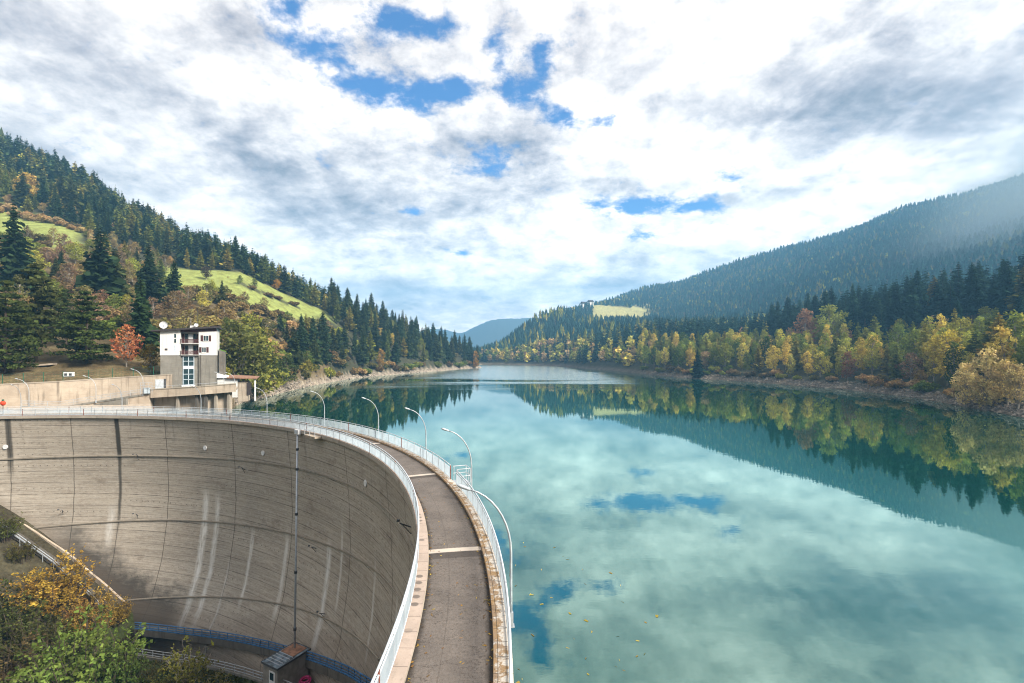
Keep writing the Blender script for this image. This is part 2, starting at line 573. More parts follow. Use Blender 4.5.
# centre of the fan under the camera and the wedge at 180 degrees
me.vertices.add(len(co)); me.vertices.foreach_set('co', co.ravel())
me.loops.add(fq.size); me.loops.foreach_set('vertex_index', fq.ravel())
me.polygons.add(len(fq)); me.polygons.foreach_set('loop_start', (np.arange(len(fq)) * 4).astype(np.int32))
me.polygons.foreach_set('use_smooth', np.ones(len(fq), bool))
PXs = np.where(np.cos(AZ.ravel()) > 0.05, CX + F * np.tan(np.clip(AZ.ravel(), -1.5, 1.5)), -9999)
wob = fbm(TX.ravel() / 25, TY.ravel() / 25, 21, 3)
tt = TT + 0.22 * wob


def meadow_mask(px, t, side, w):
    tw = t + 0.16 * w
    left = (side == 0) * sstep(tw, 2.72, 2.84) * (1 - sstep(tw, 3.98, 4.06)) * (1 - sstep(px + 25 * w, 318, 336)) * (
        np.clip(sstep(px + 14 * w, 150, 168) + (1 - sstep(px + 14 * w, 72, 88)), 0, 1))
    band = (px > 238) & (px < 300) & (tw > 3.30) & (tw < 3.52) & (side == 0)
    left = np.where(band, left * 0.15, left)
    tw = t + 0.40 * w
    right = (side == 1) * sstep(tw, 4.95, 5.1) * (1 - sstep(tw, 6.0, 6.1)) * sstep(px + 6 * w, 588, 594) * (1 - sstep(px + 22 * w, 640, 658))
    return left, right


ml, mr = meadow_mask(PXs, TT, TS, wob)
zf = TZ
shore = (1 - sstep(zf, 1.6, 3.2)) * (~TI) * sstep(zf, -3, -1) * np.where(TS == 0, 1.0, 1.0)
colr = np.zeros((len(zf), 3), np.float32)
forest = np.array([0.05, 0.05, 0.028]); brown = np.array([0.125, 0.095, 0.05]); mead = np.array([0.225, 0.255, 0.072]); mead2 = np.array([0.34, 0.32, 0.13])
dirt = np.array([0.055, 0.048, 0.030]); rockc = np.array([0.30, 0.25, 0.195])
colr[:] = forest
lb = (TS == 0) & (TT < 3.1) & (PXs < 330)
colr[lb] = brown
colr[TI] = dirt
gf = TI & (s_of(TX.ravel(), TY.ravel()) < 10)
colr[gf] = np.array([0.045, 0.055, 0.020])
rck = (shore * np.where(TS == 1, 0.75, 1.0))[:, None]
colr = colr * (1 - rck) + rockc * np.where(TS == 1, 0.42, 1.0)[:, None] * rck
colr = colr * (1 - ml[:, None]) + mead * ml[:, None]
colr = colr * (1 - mr[:, None]) + mead2 * mr[:, None]
# bare rock face above the house
rf = ((TS == 0) & (TT > 1.4) & (TT < 2.5)) * np.exp(-((PXs - 232) / 14) ** 2)
colr = colr * (1 - rf[:, None]) + np.array([0.26, 0.24, 0.22]) * rf[:, None]
ca = me.color_attributes.new('tint', 'FLOAT_COLOR', 'POINT')
ca.data.foreach_set('color', np.concatenate([colr, np.ones((len(colr), 1))], 1).astype(np.float32).ravel())
me.update(calc_edges=True)
m, nt, out = newmat('ground')
at = nt.new('ShaderNodeAttribute', attribute_name='tint')
g = nt.new('ShaderNodeNewGeometry')
n1 = nt.noise(g.outputs['Position'], 0.25, 6, 0.65); n2 = nt.noise(g.outputs['Position'], 2.2, 5, 0.7)
hs = nt.new('ShaderNodeHueSaturation')
nt.set(hs.inputs['Color'], at.outputs['Color'])
nt.set(hs.inputs['Value'], nt.math('MULTIPLY', nt.smooth(n1, 0.3, 0.7, 0.68, 1.28), nt.smooth(n2, 0.3, 0.7, 0.65, 1.3)))
nt.set(hs.inputs['Hue'], nt.smooth(n1, 0.3, 0.7, 0.49, 0.508))
principled(nt, out, hs.outputs[0], 0.95, 0, nt.bump(n2, 0.5, 0.15), 0.1)
me.materials.append(m)
terrain = tag(link('terrain', me), kind='structure')

# ------------------------------------------------------------------ lake
mb = MB()
ths = np.linspace(-60, 150, 160)
rs = np.concatenate([[70.30], 70.3 * (1500 / 70.3) ** (np.linspace(0, 1, 60)[1:])])
pts = [[(*ring(t, r_), 0.0) for r_ in rs] for t in ths]
for i in range(len(ths) - 1):
    mb.face([pts[i][0], pts[i][-1], pts[i + 1][-1], pts[i + 1][0]])
m, nt, out = newmat('lake_water')
g = nt.new('ShaderNodeNewGeometry')
pos = g.outputs['Position']
sep = nt.new('ShaderNodeSeparateXYZ'); nt.l.new(pos, sep.inputs[0])
dist = nt.vmath('LENGTH', pos)
ld = nt.new('ShaderNodeVectorMath', operation='LENGTH'); nt.l.new(pos, ld.inputs[0]); dist = ld.outputs['Value']
fine = nt.noise(nt.scalev(pos, (0.55, 1.0, 1.0)), 1.3, 3, 0.55)
swell = nt.noise(nt.scalev(pos, (0.06, 0.16, 0.1)), 1.0, 3, 0.5)
# wind ripple patches: mid lake, in long streaks across the water
band = nt.noise(nt.scalev(pos, (0.006, 0.03, 0.02)), 1.0, 3, 0.55)
edge = nt.math('ADD', sep.outputs['Y'], nt.math('MULTIPLY', nt.math('SUBTRACT', band, 0.5), 330))
xe = nt.math('ADD', sep.outputs['X'], nt.math('MULTIPLY', nt.math('SUBTRACT', band, 0.5), 60))
far = nt.math('MULTIPLY', nt.smooth(edge, 225, 300), nt.math('SUBTRACT', 1.0, nt.smooth(xe, 55, 85)))
far = nt.math('MULTIPLY', far, nt.smooth(xe, -75, -45))
far = nt.math('MULTIPLY', far, nt.smooth(sep.outputs['Y'], 690, 640))
h = nt.math('ADD', nt.math('MULTIPLY', fine, 0.5), nt.math('MULTIPLY', swell, 1.0))
amp = nt.math('ADD', 0.010, nt.math('MULTIPLY', far, 0.85))
nrm = nt.bump(h, amp, 0.35)
body = nt.new('ShaderNodeBsdfDiffuse')
nt.set(body.inputs[0], nt.mix(nt.smooth(swell, 0.3, 0.7), (0.000, 0.033, 0.024), (0.000, 0.040, 0.029)))
gl = nt.new('ShaderNodeBsdfGlossy')
lw2 = nt.new('ShaderNodeLayerWeight'); lw2.inputs[0].default_value = 0.5
nt.set(gl.inputs['Color'], nt.mix(nt.smooth(lw2.outputs['Facing'], 0.80, 0.985), (0.72, 1.0, 0.91), (0.92, 1.0, 0.98)))
nt.set(gl.inputs['Roughness'], nt.math('ADD', 0.006, nt.math('MULTIPLY', far, 0.20)))
nt.l.new(nrm, gl.inputs['Normal'])
lw = nt.new('ShaderNodeLayerWeight'); lw.inputs[0].default_value = 0.5
ramp = nt.new('ShaderNodeValToRGB')
nt.l.new(lw.outputs['Facing'], ramp.inputs[0])
els = ramp.color_ramp.elements
els[0].position, els[0].color = 0.0, (0.06, 0.06, 0.06, 1)
els[1].position, els[1].color = 1.0, (0.93, 0.93, 0.93, 1)
for p_, c_ in ((0.3, 0.15), (0.45, 0.26), (0.6, 0.40), (0.75, 0.54), (0.88, 0.68), (0.95, 0.80)):
    e_ = els.new(p_); e_.color = (c_, c_, c_, 1)
mx = nt.new('ShaderNodeMixShader')
nt.l.new(ramp.outputs[0], mx.inputs[0]); nt.l.new(body.outputs[0], mx.inputs[1]); nt.l.new(gl.outputs[0], mx.inputs[2])
nt.l.new(mx.outputs[0], out.inputs['Surface'])
tag(mb.build('lake_water', m), kind='structure')

# ------------------------------------------------------------------ dam
dam = empty('arch_dam', (C0[0], C0[1], CREST - 36), 0, 'tall curved concrete arch dam with pale lime streaks and dark joints', 'dam')
DL = Vector((C0[0], C0[1], CREST - 36))


def off(p): return (p[0] - DL.x, p[1] - DL.y, p[2] - DL.z)


TH = np.linspace(TH0, TH1, 193)
mb = MB()
bs = np.concatenate([[0.45], np.linspace(0.9, 36, 45)])
v = []
UM = math.radians(1) * 66.5
fd = []
for t in TH:
    for b in bs:
        x, y = ring(t, rface(b)); v.append(off((x, y, CREST - b)))
        fd.append(bfoot(t) - b)
f = []
uv = []
nb = len(bs)
me = bpy.data.meshes.new('downstream_face')
for i in range(len(TH) - 1):
    for j in range(nb - 1):
        f.append((i * nb + j, i * nb + j + 1, (i + 1) * nb + j + 1, (i + 1) * nb + j))
        for (p, q) in ((i, j), (i, j + 1), (i + 1, j + 1), (i + 1, j)):
            uv += [TH[p] * UM, bs[q]]
me.from_pydata(v, [], f)
ul = me.uv_layers.new(name='UVMap'); ul.data.foreach_set('uv', uv)
me.polygons.foreach_set('use_smooth', [True] * len(f))
at = me.attributes.new('footgap', 'FLOAT', 'POINT'); at.data.foreach_set('value', fd)

m, nt, out = newmat('dam_concrete')
uvn = nt.new('ShaderNodeUVMap', uv_map='UVMap')
sp = nt.new('ShaderNodeSeparateXYZ'); nt.l.new(uvn.outputs[0], sp.inputs[0])
U, V = sp.outputs['X'], sp.outputs['Y']
uvv = uvn.outputs[0]
fg = nt.new('ShaderNodeAttribute', attribute_name='footgap').outputs['Fac']
big = nt.noise(nt.scalev(uvv, (0.05, 0.09, 1)), 1, 5, 0.6)
hor = nt.noise(nt.scalev(uvv, (0.08, 2.6, 1)), 1, 6, 0.65)
hor2 = nt.noise(nt.scalev(uvv, (0.35, 7.0, 1)), 1, 4, 0.65)
grit = nt.noise(uvv, 9, 4, 0.75)
blot = nt.noise(nt.scalev(uvv, (0.25, 0.45, 1)), 1, 6, 0.68)
drip = nt.noise(nt.scalev(uvv, (1.6, 0.10, 1)), 1, 4, 0.6)
c = nt.mix(nt.smooth(big, 0.32, 0.68), (0.53, 0.465, 0.385), (0.42, 0.365, 0.30))
c = nt.mix(nt.math('MULTIPLY', nt.smooth(hor, 0.42, 0.66), 0.42), c, (0.27, 0.225, 0.175))
c = nt.mix(nt.math('MULTIPLY', nt.smooth(hor, 0.46, 0.30), 0.35), c, (0.60, 0.53, 0.44))
c = nt.mix(nt.math('MULTIPLY', nt.smooth(hor2, 0.52, 0.70), 0.40), c, (0.19, 0.155, 0.12))
c = nt.mix(nt.math('MULTIPLY', nt.smooth(blot, 0.54, 0.70), 0.50), c, (0.22, 0.17, 0.125))
c = nt.mix(nt.math('MULTIPLY', nt.smooth(drip, 0.55, 0.75), nt.smooth(V, 9, 0.5, 0.05, 0.45)), c, (0.12, 0.105, 0.085))
c = nt.mix(nt.math('MULTIPLY', nt.smooth(grit, 0.45, 0.70), 0.30), c, (0.14, 0.12, 0.10))
# shutter board marks (0.3 m) and lifts (1.9 m)
bfr = nt.math('FRACT', nt.math('MULTIPLY', V, 3.2))
board = nt.math('MULTIPLY', nt.math('LESS_THAN', bfr, 0.2), nt.smooth(hor2, 0.40, 0.60, 0.04, 0.42))
c = nt.mix(board, c, (0.14, 0.12, 0.10))
lfr = nt.math('FRACT', nt.math('DIVIDE', nt.math('ADD', V, 0.3), 1.88))
lift = nt.math('MULTIPLY', nt.math('LESS_THAN', lfr, 0.045), nt.smooth(blot, 0.35, 0.6, 0.15, 0.75))
c = nt.mix(lift, c, (0.09, 0.075, 0.06))
# row of tie holes below each lift
ux = nt.math('SUBTRACT', nt.math('FRACT', nt.math('MULTIPLY', U, 0.95)), 0.5)
vy = nt.math('SUBTRACT', lfr, 0.55)
hol = nt.math('LESS_THAN', nt.math('ADD', nt.math('POWER', nt.math('MULTIPLY', ux, 1.05), 2), nt.math('POWER', nt.math('MULTIPLY', vy, 1.88), 2)), 0.0075)
hol = nt.math('MULTIPLY', hol, nt.smooth(nt.noise(nt.scalev(uvv, (0.03, 0.5, 1)), 1, 2), 0.48, 0.6, 0.0, 0.75))
c = nt.mix(hol, c, (0.07, 0.06, 0.05))
spk = nt.noise(nt.scalev(uvv, (1.3, 3.2, 1)), 1, 5, 0.8)
c = nt.mix(nt.math('MULTIPLY', nt.smooth(spk, 0.52, 0.66), 0.38), c, (0.15, 0.125, 0.10))
c = nt.mix(nt.math('MULTIPLY', nt.smooth(spk, 0.48, 0.34), 0.35), c, (0.66, 0.60, 0.52))
# panel joints
wob_ = nt.math('ADD', U, nt.math('MULTIPLY', nt.math('SUBTRACT', nt.noise(nt.scalev(uvv, (0.2, 0.6, 1)), 1, 4, 0.7), 0.5), 0.22))
def joint(px, w, col_, k, v1=40.0, bb=3.0):
    global c
    u0 = theta(px, 66.9) * UM
    d = nt.math('ABSOLUTE', nt.math('SUBTRACT', wob_, u0))
    msk = nt.math('MULTIPLY', nt.smooth(d, w, w * 0.4), k)
    if v1 < 40: msk = nt.math('MULTIPLY', msk, nt.smooth(V, v1, v1 * 0.6))
    c = nt.mix(msk, c, col_)
for px in (8, 71, 117, 165, 232, 288, 345, 386, 404): joint(px, 0.10, (0.085, 0.07, 0.055), 0.75)
joint(117, 0.55, (0.035, 0.032, 0.028), 0.95, 9)
joint(117, 0.40, (0.06, 0.055, 0.045), 0.75, 22)
joint(8, 0.60, (0.05, 0.045, 0.038), 0.85, 11)
# lime streaks
wv = nt.math('ADD', U, nt.math('MULTIPLY', nt.math('SUBTRACT', nt.noise(nt.scalev(uvv, (0.5, 0.35, 1)), 1, 5, 0.7), 0.5), 0.8))
def streak(px, y0, y1, w, k=0.8):
    global c
    th = theta(px, 67.0); x_, y_ = ring(th, 67.0)
    v0, v1 = (y0 - HY) / F * y_ - 10, (y1 - HY) / F * y_ - 10
    d = nt.math('ABSOLUTE', nt.math('SUBTRACT', wv, th * UM))
    k2 = nt.math('MULTIPLY', nt.smooth(d, w * 1.25, w * 0.1), nt.math('MULTIPLY', nt.smooth(V, v0 - 1.0, v0 + 2.5), nt.smooth(V, v1 + 1.5, v1 - 2)))
    k2 = nt.math('MULTIPLY', k2, nt.smooth(nt.noise(nt.scalev(uvv, (3.0, 0.5, 1)), 1, 5, 0.7), 0.30, 0.58, 0.15, k))
    c = nt.mix(k2, c, (0.74, 0.72, 0.68))
for s_ in ((203, 490, 632, 0.75, 0.95), (215, 495, 612, 0.6, 0.85), (251, 528, 600, 0.45, 0.8), (285, 530, 612, 0.55, 0.75),
           (326, 540, 650, 0.7, 0.85), (338, 520, 610, 0.35, 0.6), (370, 560, 660, 0.35, 0.55), (391, 585, 640, 0.3, 0.5), (232, 560, 640, 0.3, 0.5), (110, 505, 545, 0.8, 0.5)): streak(*s_)
# damp black staining where the left flank meets the ground
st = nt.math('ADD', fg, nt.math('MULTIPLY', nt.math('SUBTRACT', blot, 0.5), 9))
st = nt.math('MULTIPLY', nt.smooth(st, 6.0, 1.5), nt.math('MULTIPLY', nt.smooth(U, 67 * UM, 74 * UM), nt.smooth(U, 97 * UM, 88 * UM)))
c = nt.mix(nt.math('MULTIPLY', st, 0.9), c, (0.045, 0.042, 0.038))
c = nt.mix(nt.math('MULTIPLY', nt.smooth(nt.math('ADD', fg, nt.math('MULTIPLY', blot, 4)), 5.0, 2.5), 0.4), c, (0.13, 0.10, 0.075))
hh = nt.math('ADD', nt.math('MULTIPLY', hor2, 0.6), nt.math('MULTIPLY', grit, 0.5))
hh = nt.math('SUBTRACT', hh, nt.math('MULTIPLY', lift, 0.8))
principled(nt, out, c, 0.92, 0, nt.bump(hh, 0.6, 0.06), 0.2)
M['dam'] = m
me.materials.append(m)
link('downstream_face', me, dam)


def arc_strip(pairs, th0, th1, step=0.7, uvs=True, o=off):
    """sweep a cross-section (list of (radius, height)) round the arch; returns an MB"""
    mb = MB()
    n = max(2, int(abs(th1 - th0) / step))
    T = np.linspace(th0, th1, n + 1)
    for i in range(n):
        d = 0
        for (r0, z0), (r1, z1) in zip(pairs[:-1], pairs[1:]):
            l = math.hypot(r1 - r0, z1 - z0)
            P = [(*ring(T[i], r0), z0), (*ring(T[i], r1), z1), (*ring(T[i + 1], r1), z1), (*ring(T[i + 1], r0), z0)]
            if o: P = [o(p) for p in P]
            u0, u1 = T[i] * UM, T[i + 1] * UM
            mb.face(P, [(u0, d), (u0, d + l), (u1, d + l), (u1, d)])
            d += l
    return mb


arc_strip([(70.42, CREST - 0.3), (70.42, -14), (71.5, -40)], TH0, TH1).build('upstream_face', M['conc'], dam)
mb = MB()
for t in (TH0, TH1):
    P = [(*ring(t, 66.8), CREST - 0.2)] + [(*ring(t, rface(b)), CREST - b) for b in np.linspace(0.45, 36, 12)] + [(*ring(t, 71), CREST - 36), (*ring(t, 70.4), CREST - 0.2)]
    mb.face([off(p) for p in P])
mb.build('end_wall', M['conc'], dam)
# overhanging lip under the downstream railing
arc_strip([(67.14, CREST - 0.06), (66.52, CREST - 0.06), (66.50, CREST - 0.40), (66.8, CREST - 0.52)], TH0, TH1).build('crest_lip', M['conc'], dam)

# kerbs
m, nt, out = newmat('kerb_stone')
uvn = nt.new('ShaderNodeUVMap', uv_map='UVMap'); sp = nt.new('ShaderNodeSeparateXYZ'); nt.l.new(uvn.outputs[0], sp.inputs[0])
n1 = nt.noise(uvn.outputs[0], 0.8, 5, 0.6); n2 = nt.noise(uvn.outputs[0], 6, 4, 0.7)
fr = nt.math('FRACT', nt.math('MULTIPLY', sp.outputs['X'], 1.0))
c = nt.mix(nt.smooth(n1, 0.3, 0.7), (0.42, 0.335, 0.28), (0.33, 0.265, 0.22))
c = nt.mix(nt.math('MULTIPLY', nt.smooth(n2, 0.5, 0.75), 0.5), c, (0.20, 0.16, 0.13))
# round damp spots
ux = nt.math('SUBTRACT', nt.math('FRACT', nt.math('MULTIPLY', sp.outputs['X'], 1.6)), 0.5)
vv = nt.math('SUBTRACT', sp.outputs['Y'], 0.30)
rr = nt.math('SQRT', nt.math('ADD', nt.math('POWER', nt.math('DIVIDE', ux, 1.6), 2), nt.math('POWER', vv, 2)))
spot = nt.math('MULTIPLY', nt.smooth(rr, 0.19, 0.12), nt.smooth(nt.noise(nt.scalev(uvn.outputs[0], (0.22, 0, 0)), 1, 2), 0.50, 0.56))
c = nt.mix(nt.math('MULTIPLY', spot, 0.8), c, (0.10, 0.085, 0.075))
c = nt.mix(nt.math('LESS_THAN', fr, 0.02), c, (0.10, 0.08, 0.07))
principled(nt, out, c, 0.9, 0, nt.bump(n2, 0.3, 0.02))
arc_strip([(66.56, CREST - 0.06), (66.56, CREST + 0.02), (67.10, CREST), (67.12, CREST - 0.16)], TH0, TH1).build('inner_kerb', m, dam)

m, nt, out = newmat('lichen_kerb_stone')
uvn = nt.new('ShaderNodeUVMap', uv_map='UVMap'); sp = nt.new('ShaderNodeSeparateXYZ'); nt.l.new(uvn.outputs[0], sp.inputs[0])
n1 = nt.noise(uvn.outputs[0], 1.1, 6, 0.7); n2 = nt.noise(uvn.outputs[0], 7, 4, 0.7)
n3 = nt.noise(nt.scalev(uvn.outputs[0], (1, 1, 1)), 2.6, 5, 0.7, 0.4)
c = nt.mix(nt.smooth(n1, 0.35, 0.65), (0.34, 0.215, 0.10), (0.26, 0.19, 0.135))
c = nt.mix(nt.smooth(n3, 0.52, 0.60), c, (0.20, 0.15, 0.115))
c = nt.mix(nt.math('MULTIPLY', nt.smooth(n2, 0.55, 0.7), 0.7), c, (0.13, 0.075, 0.03))
pale = nt.math('MULTIPLY', nt.smooth(nt.math('ADD', n3, nt.math('MULTIPLY', sp.outputs['Y'], 0.30)), 0.58, 0.70), 0.85)
c = nt.mix(pale, c, (0.60, 0.56, 0.50))
fr = nt.math('FRACT', nt.math('MULTIPLY', sp.outputs['X'], 1.25))
jl = nt.math('MAXIMUM', nt.math('LESS_THAN', fr, 0.03), nt.math('LESS_THAN', nt.math('ABSOLUTE', nt.math('SUBTRACT', sp.outputs['Y'], 0.30)), 0.012))
c = nt.mix(nt.math('MULTIPLY', jl, 0.85), c, (0.06, 0.045, 0.03))
principled(nt, out, c, 0.92, 0, nt.bump(nt.math('SUBTRACT', n2, jl), 0.5, 0.03))
arc_strip([(69.82, CREST - 0.16), (69.84, CREST + 0.0), (70.42, CREST + 0.02), (70.46, CREST - 0.02), (70.46, CREST - 0.35)], TH0, TH1).build('outer_kerb', m, dam)

# road
m, nt, out = newmat('worn_asphalt')
uvn = nt.new('ShaderNodeUVMap', uv_map='UVMap'); sp = nt.new('ShaderNodeSeparateXYZ'); nt.l.new(uvn.outputs[0], sp.inputs[0])
uvv = uvn.outputs[0]
n1 = nt.noise(uvv, 0.5, 6, 0.65); n2 = nt.noise(uvv, 9, 5, 0.85); n3 = nt.noise(uvv, 2.2, 6, 0.7); n4 = nt.noise(uvv, 55, 2, 0.8)
c = nt.mix(nt.smooth(n1, 0.3, 0.7), (0.165, 0.142, 0.125), (0.112, 0.098, 0.088))
c = nt.mix(nt.math('MULTIPLY', nt.smooth(n2, 0.4, 0.7), 0.6), c, (0.055, 0.045, 0.04))
c = nt.mix(nt.math('MULTIPLY', nt.smooth(n4, 0.55, 0.75), 0.7), c, (0.30, 0.26, 0.23))
c = nt.mix(nt.math('MULTIPLY', nt.smooth(n3, 0.55, 0.75), 0.35), c, (0.24, 0.20, 0.17))
ed = nt.math('ABSOLUTE', nt.math('SUBTRACT', nt.math('ADD', sp.outputs['Y'], nt.math('MULTIPLY', nt.math('SUBTRACT', n3, 0.5), 0.35)), 1.365))
c = nt.mix(nt.math('MULTIPLY', nt.smooth(ed, 1.05, 1.32), 0.85), c, (0.03, 0.026, 0.022))  # dark bands at both edges paint in the shadow line beside the kerb
crk = nt.math('ABSOLUTE', nt.math('SUBTRACT', nt.noise(nt.scalev(uvv, (0.55, 0.25, 1)), 1, 6, 0.7), 0.5))
c = nt.mix(nt.math('MULTIPLY', nt.smooth(crk, 0.006, 0.002), 0.55), c, (0.03, 0.025, 0.02))
cen = nt.math('ABSOLUTE', nt.math('SUBTRACT', nt.math('ADD', sp.outputs['Y'], nt.math('MULTIPLY', n3, 0.05)), 1.05))
c = nt.mix(nt.math('MULTIPLY', nt.smooth(cen, 0.03, 0.01), 0.25), c, (0.03, 0.025, 0.02))
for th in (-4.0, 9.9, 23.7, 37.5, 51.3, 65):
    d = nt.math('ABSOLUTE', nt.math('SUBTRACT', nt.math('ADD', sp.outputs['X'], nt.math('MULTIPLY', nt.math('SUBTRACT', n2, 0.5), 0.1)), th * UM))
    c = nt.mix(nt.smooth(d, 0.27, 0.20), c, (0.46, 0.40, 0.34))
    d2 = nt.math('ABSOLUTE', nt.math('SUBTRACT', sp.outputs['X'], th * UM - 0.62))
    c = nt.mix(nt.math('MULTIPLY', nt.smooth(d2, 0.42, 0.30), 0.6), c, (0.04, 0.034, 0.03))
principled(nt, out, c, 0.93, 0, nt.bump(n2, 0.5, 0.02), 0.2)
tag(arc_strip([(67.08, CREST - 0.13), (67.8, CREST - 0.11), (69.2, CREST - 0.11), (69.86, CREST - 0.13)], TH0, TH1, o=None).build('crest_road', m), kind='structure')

# gallery ledges on the face
_lt = [-30, 28, 50, 76, 99, 120]
for lb_ in ([3.2, 4.5, 5.3, 6.4, 7.0, 7.4], [8.0, 11.5, 14.4, 16.5, 18.5, 20], [13.5, 18.8, 23.1, 27.8, 31, 34]):
    T_ = np.arange(TH0, TH1, 1.2)
    bb_ = np.convolve(np.pad(np.interp(T_, _lt, lb_), 6, mode='edge'), np.ones(13) / 13, 'valid')
    keep = [(t, b, float(rface(b))) for t, b in zip(T_, bb_) if bfoot(t) > b + .2]
    mb = MB(); mp = MB()
    for (t0_, b0_, r0_), (t1_, b1_, r1_) in zip(keep[:-1], keep[1:]):
        sec = [(.1, -.15), (-.13, -.12), (-.15, 0), (.1, .02)]
        for (a0, z0_), (a1, z1_) in zip(sec[:-1], sec[1:]):
            mb.face([off((*ring(t0_, r0_ + a0), CREST - b0_ + z0_)), off((*ring(t0_, r0_ + a1), CREST - b0_ + z1_)), off((*ring(t1_, r1_ + a1), CREST - b1_ + z1_)), off((*ring(t1_, r1_ + a0), CREST - b1_ + z0_))])
    mb.build('gallery_ledge', M['conc'], dam)
    mp.tube([off((*ring(t, r_ - 0.2), CREST - b + 0.14)) for t, b, r_ in keep], 0.04, 5)
    mp.build('cable_pipe', M['conc'], dam)
for px, py in ((5, 447), (205, 448), (263, 453), (366, 483)):
    th = theta(px, 67.1); x, y = ring(th, 67.1); b = (py - HY) / F * y - 10
    x, y = ring(th, rface(b) - 0.06)
    mb = MB(); a = math.radians(th)
    mb.tube([off((x - 0.06 * math.cos(a), y - 0.06 * math.sin(a), CREST - b)), off((x + .1 * math.cos(a), y + .1 * math.sin(a), CREST - b))], 0.36, 12)
    mb.build('survey_target', M['whitepaint'], dam)
for px, py in ((137, 457), (137, 516), (243, 470), (330, 612), (314, 549), (412, 527), (62, 512)):
    th = theta(px, 67.1); x, y = ring(th, 67.1); b = (py - HY) / F * y - 10
    x, y = ring(th, rface(b)); a = math.radians(th)
    mb = MB()
    mb.tube([off((x, y, CREST - b)), off((x - 0.9 * math.cos(a) + 0.5 * math.sin(a), y - 0.9 * math.sin(a) - .5 * math.cos(a), CREST - b + 0.55))], 0.05, 5)
    mb.tube([off((x, y, CREST - b - 0.5)), off((x - 0.7 * math.cos(a) + 0.4 * math.sin(a), y - 0.7 * math.sin(a) - .4 * math.cos(a), CREST - b + 0.4))], 0.035, 5)
    mb.box(off((x - 0.95 * math.cos(a), y - 0.95 * math.sin(a), CREST - b + 0.6)), (0.2, 0.2, 0.14))
    mb.build('bracket', M['darkmetal'], dam)

# toe gangway with blue railing
tA, tB = 77.5, 20.0
T = np.arange(tB, tA + 0.01, 1.0)


TOE_UP = 0.1


def toe(t, dr, dz):
    b = float(np.interp(t, _tt, _tb)) - TOE_UP
    x, y = ring(t, float(rface(b)) - dr)
    return (x, y, CREST - b + dz)


mb = MB()
for i in range(len(T) - 1):
    sec = [(-0.6, 0), (1.3, 0), (1.3, -0.9), (0.2, -1.0), (0.0, -6.0)]
    for (a0, z0), (a1, z1) in zip(sec[:-1], sec[1:]):
        mb.face([off(toe(T[i], a0, z0)), off(toe(T[i], a1, z1)), off(toe(T[i + 1], a1, z1)), off(toe(T[i + 1], a0, z0))])
mb.build('toe_gangway', M['concdark'], dam)
br = empty('gangway_railing', toe(50, 1.2, 0), 0, 'bright blue curved railing along the foot of the dam', 'railing')
O_ = Vector(br.location)


def rel(p, O): return (p[0] - O.x, p[1] - O.y, p[2] - O.z)


for nm, dz, rr in (('top_rail', 1.0, 0.07), ('middle_rail', 0.66, 0.055), ('middle_rail', 0.36, 0.055), ('kick_board', 0.1, 0.09)):
    MB().tube([rel(toe(t, 1.2, dz), O_) for t in T], rr, 5).build(nm, M['bluepaint'], br)
pm = MB().tube([(0, 0, 0), (0, 0, 1.05)], 0.05, 5).mesh('post', M['bluepaint'])
for t in np.arange(tB, tA, 1.6):
    link('post', pm, br).location = rel(toe(t, 1.2, 0), O_)

# trench railing on the grass below
gr = empty('trench_railing', toe(50, 4.2, -1.4), 0, 'grey tubular railing bordering the grass below the dam toe', 'railing')
O_ = Vector(gr.location)
T2 = np.arange(26, 74.6, 1.0)


def grass(t, dr):
    x, y, z = toe(t, dr, 0)
    return (x, y, h1(x, y))


for nm, dz in (('top_rail', 1.05), ('middle_rail', 0.7), ('middle_rail', 0.35)):
    MB().tube([rel((*grass(t, 4.2)[:2], toe(t, 0, -1.9)[2] + dz), O_) for t in T2], 0.04, 5).build(nm, M['galv'], gr)
pm = MB().tube([(0, 0, -0.3), (0, 0, 1.08)], 0.045, 5).mesh('post', M['galv'])
for t in np.arange(26, 74.6, 2.0):
    p = grass(t, 4.2); link('post', pm, gr).location = rel((p[0], p[1], toe(t, 0, -1.9)[2]), O_)
# kerb wall that holds the grass back from the trench
mb = MB()
for i in range(len(T2) - 1):
    for (a0, z0), (a1, z1) in zip([(4.0, -3.2), (4.0, -1.72), (4.4, -1.72), (4.4, -3.2)][:-1], [(4.0, -1.72), (4.4, -1.72), (4.4, -3.2)]):
        mb.face([toe(T2[i], a0, z0), toe(T2[i], a1, z1), toe(T2[i + 1], a1, z1), toe(T2[i + 1], a0, z0)])
tag(mb.build('trench_kerb', M['concgrey']), 'low curved concrete kerb between the grass and the dark trench', 'kerb')

